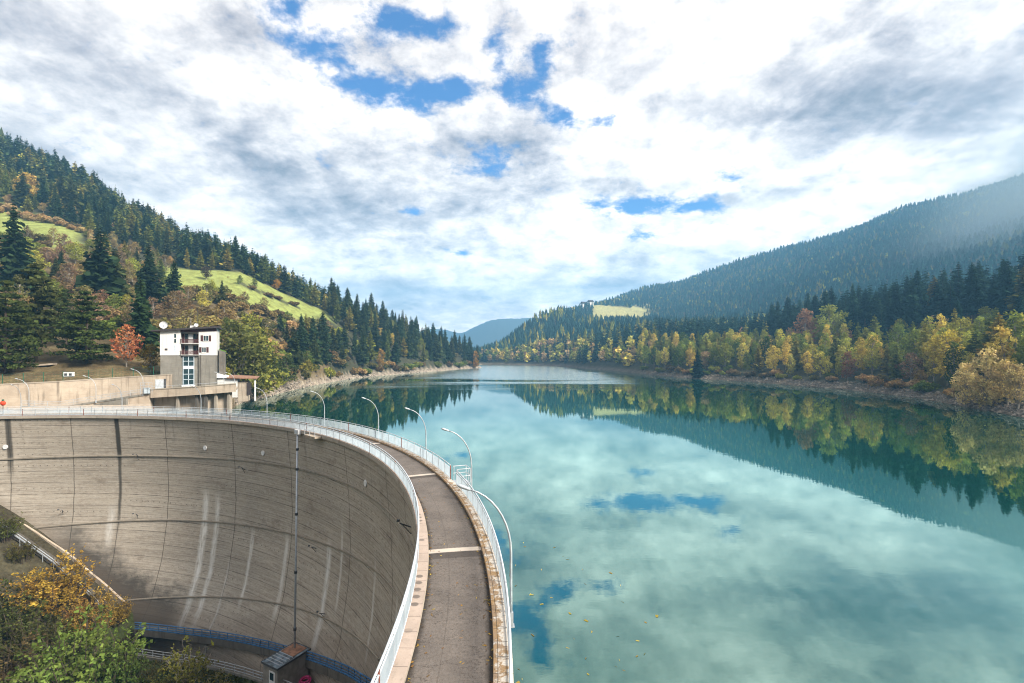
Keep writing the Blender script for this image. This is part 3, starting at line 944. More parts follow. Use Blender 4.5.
# ------------------------------------------------------------------ crest railings
def fence(name, label, r, th0, th1, bar_mat, post_step, rails, rusty, h=1.12, bar=0.115):
    o = empty(name, (*ring((th0 + th1) / 2, r), CREST), 0, label, 'railing')
    O = Vector(o.location)
    T = np.linspace(th0, th1, max(3, int((th1 - th0) / 0.8)))
    for nm, dz, rad in rails:
        MB().tube([rel((*ring(t, r), CREST + dz), O) for t in T], rad, 6).build(nm, M['rail'], o, True)
    mb = MB()
    st = bar / (math.radians(1) * r)
    for t in np.arange(th0 + st, th1, st):
        x, y = ring(t, r)
        a = math.radians(t)
        mb.box(rel((x, y, CREST + 0.08 + (h - 0.24) / 2), O), (0.03, 0.022, h - 0.24), a)
    mb.build('infill_bars', bar_mat, o)
    pm = MB().box((0, 0, h / 2), (0.05, 0.05, h)).mesh('post', M['galv'])
    pr = MB().box((0, 0, h / 2), (0.06, 0.06, h)).mesh('post', M['rust'])
    n = max(2, int(round((th1 - th0) / post_step)))
    for i in range(n + 1):
        t = th0 + (th1 - th0) * i / n
        p = link('post', pr if rusty and i % rusty == 0 else pm, o)
        p.location = rel((*ring(t, r), CREST), O)
        p.rotation_euler.z = math.radians(t)
        if rusty and i % rusty == 0: p['label'] = 'rust red post'
    return o


rl = [('top_rail', 1.12, 0.045), ('middle_rail', 0.90, 0.035), ('bottom_rail', 0.10, 0.028)]
fence('crest_railing', 'white and pale blue railing along the valley side of the dam crest', 66.62, -16, 112, M['bars'], 1.62, rl, 5)
tg = theta(454, 70.36)
fence('crest_railing', 'grey blue railing along the lake side beyond the small gate gap', 70.36, tg + 0.9, 112, M['bars'], 1.50, [('top_rail', 1.12, 0.035), ('bottom_rail', 0.10, 0.028)], 8)
fence('crest_railing', 'grey blue railing along the lake side nearest, before the gate gap', 70.36, -16, tg - 0.6, M['bars'], 1.50, [('top_rail', 1.12, 0.045), ('middle_rail', 0.92, 0.03), ('bottom_rail', 0.10, 0.028)], 0)
# little landing outside the gap
ld = empty('ladder_landing', (*ring(tg + .15, 71.0), CREST), math.radians(tg + .15), 'small steel landing with its own rail outside the railing gap', 'landing')
MB().box((0, 0, -0.03), (1.1, 1.2, 0.06)).build('grating', M['galv'], ld)
mb = MB()
for z_ in (0.55, 1.1):
    mb.tube([(-.5, -.6, z_), (.55, -.6, z_), (.55, .6, z_), (-.5, .6, z_)], 0.03, 5)
mb.build('guard_rail', M['rail'], ld)
pm = MB().tube([(0, 0, 0), (0, 0, 1.12)], 0.03, 5).mesh('post', M['rail'])
for x_, y_ in ((.55, -.6), (.55, .6), (-.45, .6), (-.45, -.6)): link('post', pm, ld).location = (x_, y_, 0)
mb = MB()
for x_ in (-.25, .25): mb.tube([(0.62, x_, 0.9), (0.62, x_, -5.2)], 0.03, 5)
for k in range(18): mb.tube([(0.62, -.25, 0.6 - .3 * k), (0.62, .25, 0.6 - .3 * k)], 0.015, 4)
mb.build('ladder', M['galv'], ld)
# junction box on the valley railing, head of the long vertical pipe
thp = theta(299, 66.5)
jb = empty('cable_box', (*ring(thp, 66.3), CREST - 0.2), math.radians(thp), 'white junction box hung on the railing above the long vertical pipe', 'box')
MB().box((0, 0, 0), (0.35, 1.0, 0.6)).build('casing', M['whitepaint'], jb)
MB().box((-0.19, 0, 0.02), (0.02, 0.8, 0.42)).build('lid', M['rail'], jb)
th3 = theta(316, 66.5)
ob = empty('observation_step', (*ring(th3, 66.1), CREST - 0.25), math.radians(th3), 'pale little concrete balcony jutting from the crest beside the junction box', 'balcony')
MB().box((0, 0, 0.0), (0.9, 3.0, 0.22)).build('slab', M['concpale'], ob)
mb = MB(); mb.tube([(-.4, -1.4, 1.3), (-.4, 1.4, 1.3)], .03, 5); mb.tube([(-.4, -1.4, .8), (-.4, 1.4, .8)], .03, 5)
mb.build('guard_rail', M['rail'], ob)
for y_ in (-1.4, 0, 1.4): MB().tube([(-.4, y_, 0.1), (-.4, y_, 1.32)], .03, 5).build('post', M['rail'], ob)

# ------------------------------------------------------------------ lamps
def make_lamp(name, H=5.5, reach=1.75):
    o = empty(name)
    rad_ = 1.75
    pts = [(0, 0, 0), (0, 0, 1.2), (0, 0, H - rad_ - 0.9)]
    n = 9
    for k in range(1, n + 1):
        a = math.radians(78) * k / n
        pts.append((-(1 - math.cos(a)) * reach * 1.12, 0, H - rad_ - 0.9 + math.sin(a) * (rad_ + 0.75)))
    MB().tube(pts, [0.06, 0.055, 0.05] + [0.045 - 0.0015 * k for k in range(n)], 8).build('pole', M['galv'], o, True)
    e = pts[-1]; q = pts[-2]
    d = Vector(e) - Vector(q); d.normalize()
    MB().tube([e, tuple(Vector(e) + d * 0.08), tuple(Vector(e) + d * 0.42), tuple(Vector(e) + d * 0.55)], [0.04, 0.065, 0.075, 0.03], 8).build('lamp_head', M['galv'], o, True)
    MB().box((0, 0, 0.02), (0.26, 0.26, 0.04)).box((0, 0, 0.3), (0.17, 0.17, 0.5)).build('base_plate', M['galv'], o)
    return o


def copy_tree(src, name=None):
    c = src.copy(); COL.objects.link(c)
    for ch in src.children:
        k = ch.copy(); COL.objects.link(k); k.parent = c
    return c


lamp_specs = [(511, 'nearest curved lamp post leaning over the lower right railing'),
              (471.5, 'curved lamp post rising just beyond the small gate gap in the lake railing'),
              (426, 'second curved lamp post beyond the gate gap, against pale water'),
              (378.5, 'curved lamp post against the edge of the dark green reflection'),
              (324.5, 'curved lamp post in the middle of the dark green reflection'),
              (267, 'curved lamp post in front of the rocky shore beyond the shed'),
              (201, 'tall curved lamp post in front of the white house'),
              (122, 'smaller lamp post on the crest between the wall lamps'),
              (21, 'leftmost lamp post beside the orange red float')]
proto = make_lamp('street_lamp')
first = True
for px, lb in lamp_specs:
    th = theta(px, 70.56)
    o = proto if first else copy_tree(proto)
    first = False
    o.location = (*ring(th, 70.56), CREST - 0.5)
    o.rotation_euler.z = math.radians(th)
    tag(o, lb, 'street lamp', 'curved street lamps of the dam crest')

# ------------------------------------------------------------------ left bank: forecourt, wall, ramp, platform
def PT(px, Y, z=None): return (xx(Y, px), Y) if z is None else (xx(Y, px), Y, z)


arc = [ring(t, 70.43) for t in np.linspace(82, 117, 20)]
poly = arc + [(-118, 92), (-100, 96), PT(60, 99.3), PT(110, 101.5), PT(150, 101.5)]
mbf = MB().prism(poly, -3, CREST - 0.06)
tag(mbf.build('forecourt', M['concpale']), kind='structure')

# long retaining wall
wall = empty('retaining_wall', PT(80, 101, 4), 0, 'long beige concrete retaining wall below the pine slope', 'wall')
O = Vector(wall.location)
wp = [(-125, 91.5, 9.3), (-98.5, 95, zz(95, 384)), (*PT(60, 99), zz(99, 381)), (*PT(110, 104), zz(104, 377.6)), (*PT(171.5, 108.2), zz(108.2, 374))]
mb = MB(); mc = MB()
for p, q in zip(wp[:-1], wp[1:]):
    d = Vector((q[0] - p[0], q[1] - p[1], 0)).normalized(); n = Vector((-d.y, d.x, 0))
    A, B = Vector(p[:2] + (0,)), Vector(q[:2] + (0,))
    w = 0.7
    poly = [A, B, B + n * w, A + n * w]
    mb.prism([(v.x - O.x, v.y - O.y) for v in poly], -4 - O.z, [p[2] - O.z - .2, q[2] - O.z - .2, q[2] - O.z - .2, p[2] - O.z - .2])
    poly = [A - n * .08, B - n * .08, B + n * (w + .05), A + n * (w + .05)]
    mc.prism([(v.x - O.x, v.y - O.y) for v in poly], [p[2] - O.z - .2, q[2] - O.z - .2, q[2] - O.z - .2, p[2] - O.z - .2], [p[2] - O.z, q[2] - O.z, q[2] - O.z, p[2] - O.z])
mb.build('wall_body', M['concpale'], wall)
mc.build('coping', M['conc'], wall)
# door in its right end
wd = Vector((wp[-1][0] - wp[-2][0], wp[-1][1] - wp[-2][1], 0)).normalized(); wn = Vector((wd.y, -wd.x, 0))
k = 0.80
dp = Vector(wp[-2]).lerp(Vector(wp[-1]), k)
MB().box((dp.x - O.x + wn.x * .03, dp.y - O.y + wn.y * .03, 8.35 - O.z), (1.5, 0.14, 2.3), math.atan2(wd.y, wd.x)).build('door', M['rail'], wall)
dp2 = dp + wd * 0.98
MB().box((dp2.x - O.x + wn.x * .03, dp2.y - O.y + wn.y * .03, 8.4 - O.z), (0.40, 0.12, 2.4), math.atan2(wd.y, wd.x)).build('door_frame', M['darkmetal'], wall)

# rising ramp in front of the wall
ramp = empty('ramp_road', PT(100, 98, 4), 0, 'pale ramp climbing along the retaining wall to the house platform', 'ramp')
O = Vector(ramp.location)
rp = [(22, 94.5, CREST - .05), (60, 96.2, zz(96.2, 407.5)), (100, 98.5, zz(98.5, 401)), (150, 101, zz(101, 393.5))]
mb = MB(); ms = MB()
for (p0, y0, z0), (p1, y1, z1) in zip(rp[:-1], rp[1:]):
    A, B = Vector(PT(p0, y0, 0)), Vector(PT(p1, y1, 0))
    d = (B - A).normalized(); n = Vector((-d.y, d.x, 0)); w = 3.6 if p0 > 60 else 2.4
    P = [(v.x - O.x, v.y - O.y) for v in (A, B, B + n * w, A + n * w)]
    mb.prism(P, -3.5 - O.z, [z0 - O.z - .05, z1 - O.z - .05, z1 - O.z - .05, z0 - O.z - .05])
    P2 = [(v.x - O.x, v.y - O.y) for v in (A - n * .12, B - n * .12, B + n * .25, A + n * .25)]
    ms.prism(P2, [z0 - O.z - .25, z1 - O.z - .25, z1 - O.z - .25, z0 - O.z - .25], [z0 - O.z + .12, z1 - O.z + .12, z1 - O.z + .12, z0 - O.z + .12])
mb.build('ramp_body', M['concpale'], ramp)
ms.build('edge_kerb', M['concgrey'], ramp)
# ramp railing
rr_ = empty('ramp_railing', PT(100, 98, 5), 0, 'thin grey railing along the edge of the pale ramp', 'railing')
O = Vector(rr_.location)
path = [Vector(PT(p, y, z)) for p, y, z in rp]
def along(path, step):
    out = []
    for a, b in zip(path[:-1], path[1:]):
        n = max(1, int((b - a).length / step))
        out += [a.lerp(b, i / n) for i in range(n)]
    return out + [path[-1]]
pp = along(path, 1.6)
for nm, dz in (('top_rail', 1.15), ('middle_rail', .65)):
    MB().tube([rel(p + Vector((0, 0, dz)), O) for p in pp], 0.03, 5).build(nm, M['galv'], rr_)
pm = MB().tube([(0, 0, 0), (0, 0, 1.15)], .03, 5).mesh('post', M['galv'])
for p in pp: link('post', pm, rr_).location = rel(p, O)
mb = MB()
for p in along(path, .16): mb.box(rel(p + Vector((0, 0, .62)), O), (.018, .018, 1.0))
mb.build('infill_bars', M['galv'], rr_)
# grey sheet screen beside the ramp foot
sw = empty('sloping_flank', PT(118, 99.0, CREST), 0, 'grey sloping concrete flank wall under the ramp', 'wall')
a_, b_ = Vector(PT(94, 97.4, 0)), Vector(PT(126, 97.9, 0))
mb = MB(); P = [(v.x - sw.location.x, v.y - sw.location.y) for v in (a_, b_, b_ + Vector((0, .5, 0)), a_ + Vector((0, .5, 0)))]
mb.prism(P, -1.2, [0.1, 1.2, 1.2, 0.1]); mb.build('flank', M['concgrey'], sw)

# lake wall behind, under the platform
lw_ = MB()
la, lb_, lc = Vector(PT(128, 102.3, 0)), Vector(PT(205, 103.8, 0)), Vector(PT(232, 106.1, 0))
for A, B in ((la, lb_), (lb_, lc)):
    d = (B - A).normalized(); n = Vector((-d.y, d.x, 0))
    lw_.prism([(v.x, v.y) for v in (A, B, B + n * .8, A + n * .8)], -5, 6.9)
tag(lw_.build('lake_wall', M['concpale']), 'pale lake wall under the house platform, behind its columns', 'wall')

plat = empty('house_platform', PT(195, 103, 7), 0, 'pale raised platform with solid parapet on slim columns before the house', 'platform')
O = Vector(plat.location)
pa, pb, pc = (151, 101.0), (205, 102.5), (236, 105.0)
A, B, Cc = [Vector(PT(*p, 0)) for p in (pa, pb, pc)]
def dz_(px): return np.interp(px, [151, 236], [6.75, 7.7])
deck = MB(); par = MB(); cop = MB()
back = [Vector(PT(172, 107.6, 0)), Vector(PT(238, 111.5, 0))]
poly = [A, B, Cc, back[1], back[0]]
deck.prism([(v.x - O.x, v.y - O.y) for v in poly], [dz_(151) - .45 - O.z, dz_(205) - .45 - O.z, dz_(236) - .45 - O.z, dz_(236) - .45 - O.z, dz_(172) - .45 - O.z],
           [dz_(151) - O.z, dz_(205) - O.z, dz_(236) - O.z, dz_(236) - O.z, dz_(172) - O.z])
deck.build('deck', M['concpale'], plat)
for (P, p0), (Q, p1) in (((A, 151), (B, 205)), ((B, 205), (Cc, 236))):
    d = (Q - P).normalized(); n = Vector((d.y, -d.x, 0))
    pl = [(v.x - O.x, v.y - O.y) for v in (P + n * .2, Q + n * .2, Q, P)]
    z0, z1 = dz_(p0) - O.z, dz_(p1) - O.z
    par.prism(pl, [z0 - .7, z1 - .7, z1 - .7, z0 - .7], [z0 + .95, z1 + .95, z1 + .95, z0 + .95])
    pl = [(v.x - O.x, v.y - O.y) for v in (P + n * .3, Q + n * .3, Q - n * .1, P - n * .1)]
    cop.prism(pl, [z0 + .95, z1 + .95, z1 + .95, z0 + .95], [z0 + 1.12, z1 + 1.12, z1 + 1.12, z0 + 1.12])
par.build('parapet', M['concpale'], plat); cop.build('coping', M['conc'], plat)
for px in (178, 197, 206, 216, 229):
    p = Vector(PT(px, float(np.interp(px, [151, 205, 236], [101, 102.5, 105])) + .55, 0))
    MB().box((p.x - O.x, p.y - O.y, 3 - O.z), (.5, .5, 7.4)).build('column', M['concdark' if px in (197, 206) else 'conc'], plat)
mb = MB()
edge = [A + Vector((0, 0, dz_(151) + 1.1)), B + Vector((0, 0, dz_(205) + 1.1)), Cc + Vector((0, 0, dz_(236) + 1.1))]
mb.tube([rel(p + Vector((0, 0, .45)), O) for p in edge], .03, 5)
for p in along(edge, 2.0): mb.tube([rel(p, O), rel(p + Vector((0, 0, .45)), O)], .025, 5)
mb.build('hand_rail', M['galv'], plat)

# lamps on the ramp and platform
for px, Y, zb, lb in ((29, 95.0, CREST, 'lamp post second from left, behind the leftmost one'),
                      (96, 98.0, zz(98, 402.5), 'tall lamp post halfway along the pale ramp'),
                      (143, 100.6, zz(100.6, 395), 'lamp post at the top of the pale ramp by the wall door'),
                      (224, 104.4, 7.4, 'lamp post at the right corner of the house'),
                      (234.5, 105.2, 7.3, 'lamp post at the far right end of the house platform')):
    o = copy_tree(proto); o.location = PT(px, Y, zb - .1); o.rotation_euler.z = math.radians(25)
    if px > 220: o.scale = (.85, .85, .72)
    tag(o, lb, 'street lamp', 'lamp posts along the ramp and platform')
# little railed cabinet beside the top lamp
cb = empty('switch_cabinet', PT(147, 100.6, 7), 0.2, 'small pale blue cabinet at the foot of the ramp top lamp', 'cabinet')
MB().box((0, 0, .55), (1.0, .5, 1.1)).build('casing', M['bars'], cb); MB().box((0, 0, 1.13), (1.1, .6, .06)).build('lid', M['galv'], cb)
mb = MB()
for x_ in (-1, -.3, .4, 1.1): mb.tube([(x_, -.4, 0), (x_, -.4, 2.2)], .03, 5)
for z_ in (1.1, 1.65, 2.2): mb.tube([(-1, -.4, z_), (1.1, -.4, z_)], .03, 5)
mb.build('guard_rail', M['galv'], cb)
# float on a post at the left end of the crest
fl = empty('warning_float', (*ring(theta(3, 69.4), 69.4), CREST), 0, 'orange red round float on a thin dark post at the crest', 'float')
fx = xx(fl.location.y, 4.5) - fl.location.x
MB().tube([(0, 0, 0), (0, 0, 1.5)], .05, 6).build('post', M['darkmetal'], fl)
bm_ = MB()
n = 10
prof_ = [(math.sin(a) * .36, -math.cos(a) * .42) for a in np.linspace(0.05, math.pi - .05, 8)]
for (r0, z0), (r1, z1) in zip(prof_[:-1], prof_[1:]):
    for k in range(n):
        a0, a1 = 2 * math.pi * k / n, 2 * math.pi * (k + 1) / n
        bm_.face([(r0 * math.cos(a0), r0 * math.sin(a0), 1.86 + z0), (r0 * math.cos(a1), r0 * math.sin(a1), 1.86 + z0), (r1 * math.cos(a1), r1 * math.sin(a1), 1.86 + z1), (r1 * math.cos(a0), r1 * math.sin(a0), 1.86 + z1)])
bm_.build('buoy', M['redpaint'], fl, True)
MB().tube([(0, 0, 2.24), (0, 0, 2.5)], [.16, .12], 8).build('cap', M['greenpaint'], fl)
# green post fence on the wall
fe = empty('slope_fence', wp[1], 0, 'thin wire fence with dark green posts above the retaining wall', 'fence')
O = Vector(fe.location)
fp = along([Vector(w_) + Vector((-.3, 1.0, 0)) for w_ in wp[:]], 3.0)
pm = MB().tube([(0, 0, -.4), (0, 0, 1.9)], .06, 5).mesh('post', M['greenpaint'])
for p in fp: link('post', pm, fe).location = rel(p, O)
mb = MB()
for z_ in (.3, .8, 1.3, 1.8): mb.tube([rel(p + Vector((0, 0, z_)), O) for p in fp], .012, 4)
for p in along([Vector(w_) + Vector((-.3, 1.0, 0)) for w_ in wp[:]], .5): mb.tube([rel(p, O), rel(p + Vector((0, 0, 1.8)), O)], .008, 3, cap=False)
mb.build('wire_mesh', M['greenpaint'], fe)
# hatch and box on the slope
x_, y_, z_ = hit(47, 366, 80)
ht = empty('stone_slab', (x_, y_, z_), .3, 'pale stone slab lying on the brown slope above the wall', 'slab')
MB().box((0, 0, .25), (2.6, 2.4, .25), 0, 0, .1).box((0.3, -.2, .45), (2.2, 1.8, .12), 0, 0, .1).build('slab', M['concpale'], ht)
x_, y_, z_ = hit(69, 377, 80)
ht = empty('meter_box', (x_, y_, z_), .2, 'small white meter box standing by the green wire fence', 'box')
MB().box((0, 0, .55), (1.7, .6, .9)).build('casing', M['whitepaint'], ht)
for sx in (-.42, .42): MB().box((sx, -.31, .5), (.5, .03, .5)).build('door', M['darkmetal'], ht)

# ------------------------------------------------------------------ house
Yh, ah = 108.0, R(27)
t_ = Vector((math.cos(ah), math.sin(ah), 0)); n_ = Vector((math.sin(ah), -math.cos(ah), 0))   # along the front, and outwards
xl = xx(Yh, 160.4)
kk = (216.6 - CX) / F
W = (kk * Yh - xl) / (t_.x - kk * t_.y)
house = empty('white_house', (xl, Yh, 0), ah, 'white flat roofed house with red brown balconies on a grey concrete base', 'house')
D = 9.0
z0, zb, zt = 6.6, 14.7, 20.1
k = W / 12.3          # drawing units of the front


def fx_(px): return (px - 160.4) / (216.6 - 160.4) * W


rx0, rx1 = fx_(180.1), fx_(198.2)          # recess of balconies and tall window
mb = MB()
mb.prism([(0, 0), (rx0, 0), (rx0, D), (0, D)], z0, zb)
mb.prism([(rx1, 0), (W - .05, 0), (W - .05, D), (rx1, D)], z0, zb)
mb.prism([(rx0, .35), (rx1, .35), (rx1, D), (rx0, D)], z0, zb)
mb.build('base_wall', M['concgrey'], house)
mb = MB()
zl, zr_ = 20.0, 20.9
def zroof(x): return zl + (zr_ - zl) * x / W
mb.prism([(-.06, -.12), (rx0, -.12), (rx0, D), (-.06, D)], zb, [zroof(0), zroof(rx0), zroof(rx0), zroof(0)])
mb.prism([(rx1, -.12), (W, -.12), (W, D), (rx1, D)], zb, [zroof(rx1), zroof(W), zroof(W), zroof(rx1)])
mb.prism([(rx0, 1.3), (rx1, 1.3), (rx1, D), (rx0, D)], zb, [zroof(rx0), zroof(rx1), zroof(rx1), zroof(rx0)])
mb.build('wall', M['white'], house)
mb = MB()
mb.prism([(-1.6, -.9), (W + .55, -.9), (W + .55, D + .8), (-1.6, D + .8)], [zroof(-1.6), zroof(W + .55), zroof(W + .55), zroof(-1.6)],
         [zroof(-1.6) + .28, zroof(W + .55) + .42, zroof(W + .55) + .42, zroof(-1.6) + .28])
rf_ = mb.build('roof', M['roofdark'], house)
mb = MB(); x0 = fx_(180); mb.prism([(x0, -.14), (W + .02, -.14), (W + .02, -.02), (x0, -.02)], [zroof(x0) - .5, zroof(W) - .75, zroof(W) - .75, zroof(x0) - .5], [zroof(x0), zroof(W), zroof(W), zroof(x0)])
mb.build('fascia', M['darkwood'], house)
for i, zf_ in enumerate((zb + .02, zb + 2.62)):
    bal = MB().box(((rx0 + rx1) / 2, .5, zf_ + .06), (rx1 - rx0 - .02, 1.5, .12)).build('balcony', M['white'], house)
    mb = MB()
    mb.box(((rx0 + rx1) / 2, -.28, zf_ + .98), (rx1 - rx0 + .1, .07, .1))
    mb.box(((rx0 + rx1) / 2, -.28, zf_ + .22), (rx1 - rx0 + .1, .06, .08))
    nb_ = 26
    for q in range(nb_): mb.box((rx0 + (rx1 - rx0) * (q + .5) / nb_, -.28, zf_ + .6), ((rx1 - rx0) / nb_ * .72, .035, .7))
    mb.build('balustrade', M['darkwood'], bal)
    dw = rx1 - rx0
    for (a0, a1, mt_) in ((.04, .17, 'darkwood'), (.20, .36, 'glass'), (.40, .62, 'whitepaint'), (.66, .80, 'glass'), (.83, .95, 'darkwood')):
        MB().box((rx0 + dw * (a0 + a1) / 2, 1.27, zf_ + 1.15), (dw * (a1 - a0), .08, 2.1)).build('balcony_door' if mt_ != 'darkwood' else 'shutter', M[mt_], bal)
# right hand windows with shutters
for zc_, h_, w_, xc in ((18.55, 1.25, 1.0, fx_(205.6)), (15.95, 1.15, .8, fx_(203.6))):
    wn_ = MB().box((xc, -.13, zc_), (w_, .07, h_)).build('window', M['glass'], house)
    MB().box((xc, -.17, zc_ - h_ / 2 - .06), (w_ + .2, .18, .07)).build('sill', M['whitepaint'], wn_)
    fr_ = MB()
    for dx in (-w_ / 2, 0, w_ / 2): fr_.box((xc + dx, -.18, zc_), (.07, .04, h_))
    for dz2 in (-h_ / 2, h_ / 2): fr_.box((xc, -.181, zc_ + dz2), (w_, .04, .07))
    fr_.build('frame', M['whitepaint'], wn_)
    for sgn in (-1, 1):
        MB().box((xc + sgn * (w_ / 2 + .27), -.155, zc_), (.46, .06, h_ + .05)).build('shutter', M['darkwood'], wn_)
for zc_, mt_ in ((19.0, 'glass'), (17.9, 'glass'), (16.8, 'bars'), (15.9, 'bars')):
    w2 = MB().box((fx_(174.8), -.13, zc_), (.32, .07, .82)).build('slit_window', M[mt_], house)
MB().box((fx_(166), -.13, 16.0), (.5, .08, .42)).build('vent', M['roofdark'], house)
# tall glazing in the concrete base
xa, xb_ = fx_(182.4), fx_(193.2)
for zc_, h_, nz in ((13.4, 2.2, 2), (9.9, 3.6, 3)):
    wn_ = MB().box(((xa + xb_) / 2, .33, zc_), (xb_ - xa, .1, h_)).build('tall_window', M['glass'], house)
    fr_ = MB()
    for q in range(3): fr_.box((xa + (xb_ - xa) * q / 2, .26, zc_), (.14, .06, h_))
    for q in range(nz + 1): fr_.box(((xa + xb_) / 2, .255, zc_ - h_ / 2 + h_ * q / nz), (xb_ - xa, .05, .12))
    fr_.build('frame', M['bars'], wn_)
MB().box(((xa + xb_) / 2, .28, 12.0), (xb_ - xa + .1, .14, .62)).build('panel', M['whitepaint'], house)
MB().box(((xa + xb_) / 2, .1, 7.9), (xb_ - xa + .5, .5, .28)).build('sill', M['whitepaint'], house)
MB().box((fx_(200.2), -.1, 11), (.12, .12, 7.6)).build('downpipe', M['concdark'], house)
# things on the roof
def dish(name, lx, ly, lz, rad_, rz, label, mast):
    p = house.matrix_basis @ Vector((lx, ly, lz)) if False else Vector((xl, Yh, 0)) + t_ * lx - n_ * ly + Vector((0, 0, lz))
    o = empty(name, p, rz, label, 'dish')
    MB().tube([(0, 0, -.1), (0, 0, mast)], .06, 6).build('mast', M['galv'], o)
    mb = MB(); n = 14
    pr = [(0.02, .16), (rad_ * .5, .11), (rad_ * .85, .03), (rad_, -.06)]
    for (r0, d0), (r1, d1) in zip(pr[:-1], pr[1:]):
        for q in range(n):
            a0, a1 = 2 * math.pi * q / n, 2 * math.pi * (q + 1) / n
            for s2 in (0, .03):
                P = [(r0 * math.cos(a0), d0 + s2, r0 * math.sin(a0)), (r0 * math.cos(a1), d0 + s2, r0 * math.sin(a1)), (r1 * math.cos(a1), d1 + s2, r1 * math.sin(a1)), (r1 * math.cos(a0), d1 + s2, r1 * math.sin(a0))]
                mb.face([(x, y - .1, z + mast + .05) for x, y, z in P])
    mb.build('reflector', M['whitepaint'], o, True)
    mb = MB(); mb.tube([(0, -.05, mast - rad_ * .6), (0, -.75 * rad_ - .2, mast)], .025, 5); mb.box((0, -.75 * rad_ - .2, mast), (.14, .14, .14))
    mb.build('feed_arm', M['galv'], o)
dish('satellite_dish', fx_(162.5), 1.5, zroof(.5) + .28, .80, .35, 'large white satellite dish on the left end of the house roof', 1.05)
dish('satellite_dish', fx_(195), 1.2, zroof(7) + .36, .42, .8, 'small white satellite dish near the middle of the house roof', .6)
p = Vector((xl, Yh, 0)) + t_ * fx_(191) - n_ * 2.2 + Vector((0, 0, zroof(6) + .3))
ch = empty('chimney', p, ah, 'squat white chimney on the house roof beside the small dish', 'chimney')
MB().box((0, 0, .35), (1.0, .8, .7)).build('stack', M['white'], ch); MB().box((0, 0, .75), (1.15, .95, .1)).build('cap', M['concgrey'], ch)
p = Vector((xl, Yh, 0)) + t_ * fx_(195) - n_ * 3.5 + Vector((0, 0, zroof(7) + .3))
an = empty('aerial', p, ah, 'thin tall aerial mast on the house roof', 'aerial')
MB().tube([(0, 0, 0), (0, 0, 4.2)], .035, 5).build('mast', M['darkmetal'], an)
mb = MB()
for q in range(5): mb.tube([(-.5 + .05 * q, 0, 3.2 + .22 * q), (.5 - .05 * q, 0, 3.2 + .22 * q)], .018, 4)
mb.build('dipoles', M['darkmetal'], an)
# buttress wall right of the house with lawn strip
p0 = Vector((xl, Yh, 0)) + t_ * (W + .25) - n_ * 3.0
bw = empty('side_wall', (p0.x, p0.y, 6), ah, 'dark stained side wall beside the house under a strip of lawn', 'wall')
MB().prism([(0, 0), (1.25, 0.4), (1.25, 3.5), (0, 3.5)], 0, [10.0, 9.5, 9.5, 10.0]).build('wall_body', M['concdark'], bw)
mb = MB(); mb.prism([(0, .1), (1.35, .5), (1.35, 3.5), (0, 3.5)], [10.0, 9.5, 9.5, 10.0], [10.14, 9.64, 9.64, 10.14])
mw = simple('lawn_grass', (0.10, 0.22, 0.03), (0.07, 0.16, 0.03), 3, .95, bump=.5)
mb.build('lawn_strip', mw, bw)
# shed
Ys = 117.0
sh = empty('lake_shed', PT(241, Ys, 4.9), R(20), 'low shed with white wall and rusty brown roof right of the house', 'shed')
zs = 0
MB().prism([(-4.6, -1.5), (-.5, -1.5), (-.5, 2.2), (-4.6, 2.2)], 0, [4.6, 4.2, 4.2, 4.6]).build('wall', M['white'], sh)
MB().prism([(-.4, -1.2), (1.6, -1.2), (1.6, 2.2), (-.4, 2.2)], -1, 3.6).build('back_wall', M['concpale'], sh)
mb = MB(); mb.prism([(-4.9, -1.9), (-2.2, -1.9), (-2.2, 2.6), (-4.9, 2.6)], [4.6, 4.55, 4.55, 4.6], [5.6, 4.75, 4.75, 5.6]); mb.build('gable', M['whitepaint'], sh)
mb = MB(); mb.prism([(-2.6, -2.1), (3.6, -2.1), (3.6, 2.6), (-2.6, 2.6)], [4.5, 4.2, 4.5, 4.9], [4.72, 4.42, 4.72, 5.15]); mb.build('roof', M['rooftile'], sh)
MB().box((3.2, -1.6, 1.7), (.3, .3, 5.2)).build('post', M['whitepaint'], sh)
MB().box((1.9, -1.3, 1.9), (.9, .1, 2.9)).build('door', M['roofdark'], sh)

# ------------------------------------------------------------------ foot of the dam
hx = [(-28.05, 56.4), (-26.05, 54.7), (-24.1, 58.2), (-26.25, 59.9)]
cxh, cyh = sum(p[0] for p in hx) / 4, sum(p[1] for p in hx) / 4
zr0 = CAMZ - 34.9
e1 = Vector((hx[2][0] - hx[1][0], hx[2][1] - hx[1][1])); e1.normalize()
hut = empty('equipment_hut', (cxh, cyh, zr0 - 3.1), math.atan2(e1.y, e1.x), 'small hut with weathered metal roof at the foot of the dam', 'hut')
L_, W_ = 4.1, 2.5
MB().box((0, 0, 1.5), (L_, W_, 3.2)).build('wall', M['hutwall'], hut)
MB().box((0, 0, 3.13), (L_ + .3, W_ + .3, .07)).build('roof', M['sheet'], hut)
mb = MB()
mb.box((0, -W_ / 2 - .16, 3.10), (L_ + .36, .05, .2)); mb.box((0, W_ / 2 + .16, 3.10), (L_ + .36, .05, .2)); mb.box((-L_ / 2 - .16, 0, 3.101), (.05, W_ + .3, .2)); mb.box((L_ / 2 + .16, 0, 3.101), (.05, W_ + .3, .2))
mb.build('fascia', M['darkmetal'], hut)
MB().box((L_ / 2 - 1.0, 0.1, 3.20), (1.9, W_ - .3, .06)).build('roof_patch', M['rooftile'], hut)
mb = MB()
for q in range(5): mb.box((-L_ / 2 + .4 + q * .42, .1, 3.2), (.05, W_ - .1, .07))
mb.build('roof_ribs', M['galv'], hut)
dr = MB().box((-L_ / 2 - .03, -.35, 1.35), (.06, 1.0, 2.3)).build('door', M['whitepaint'], hut)
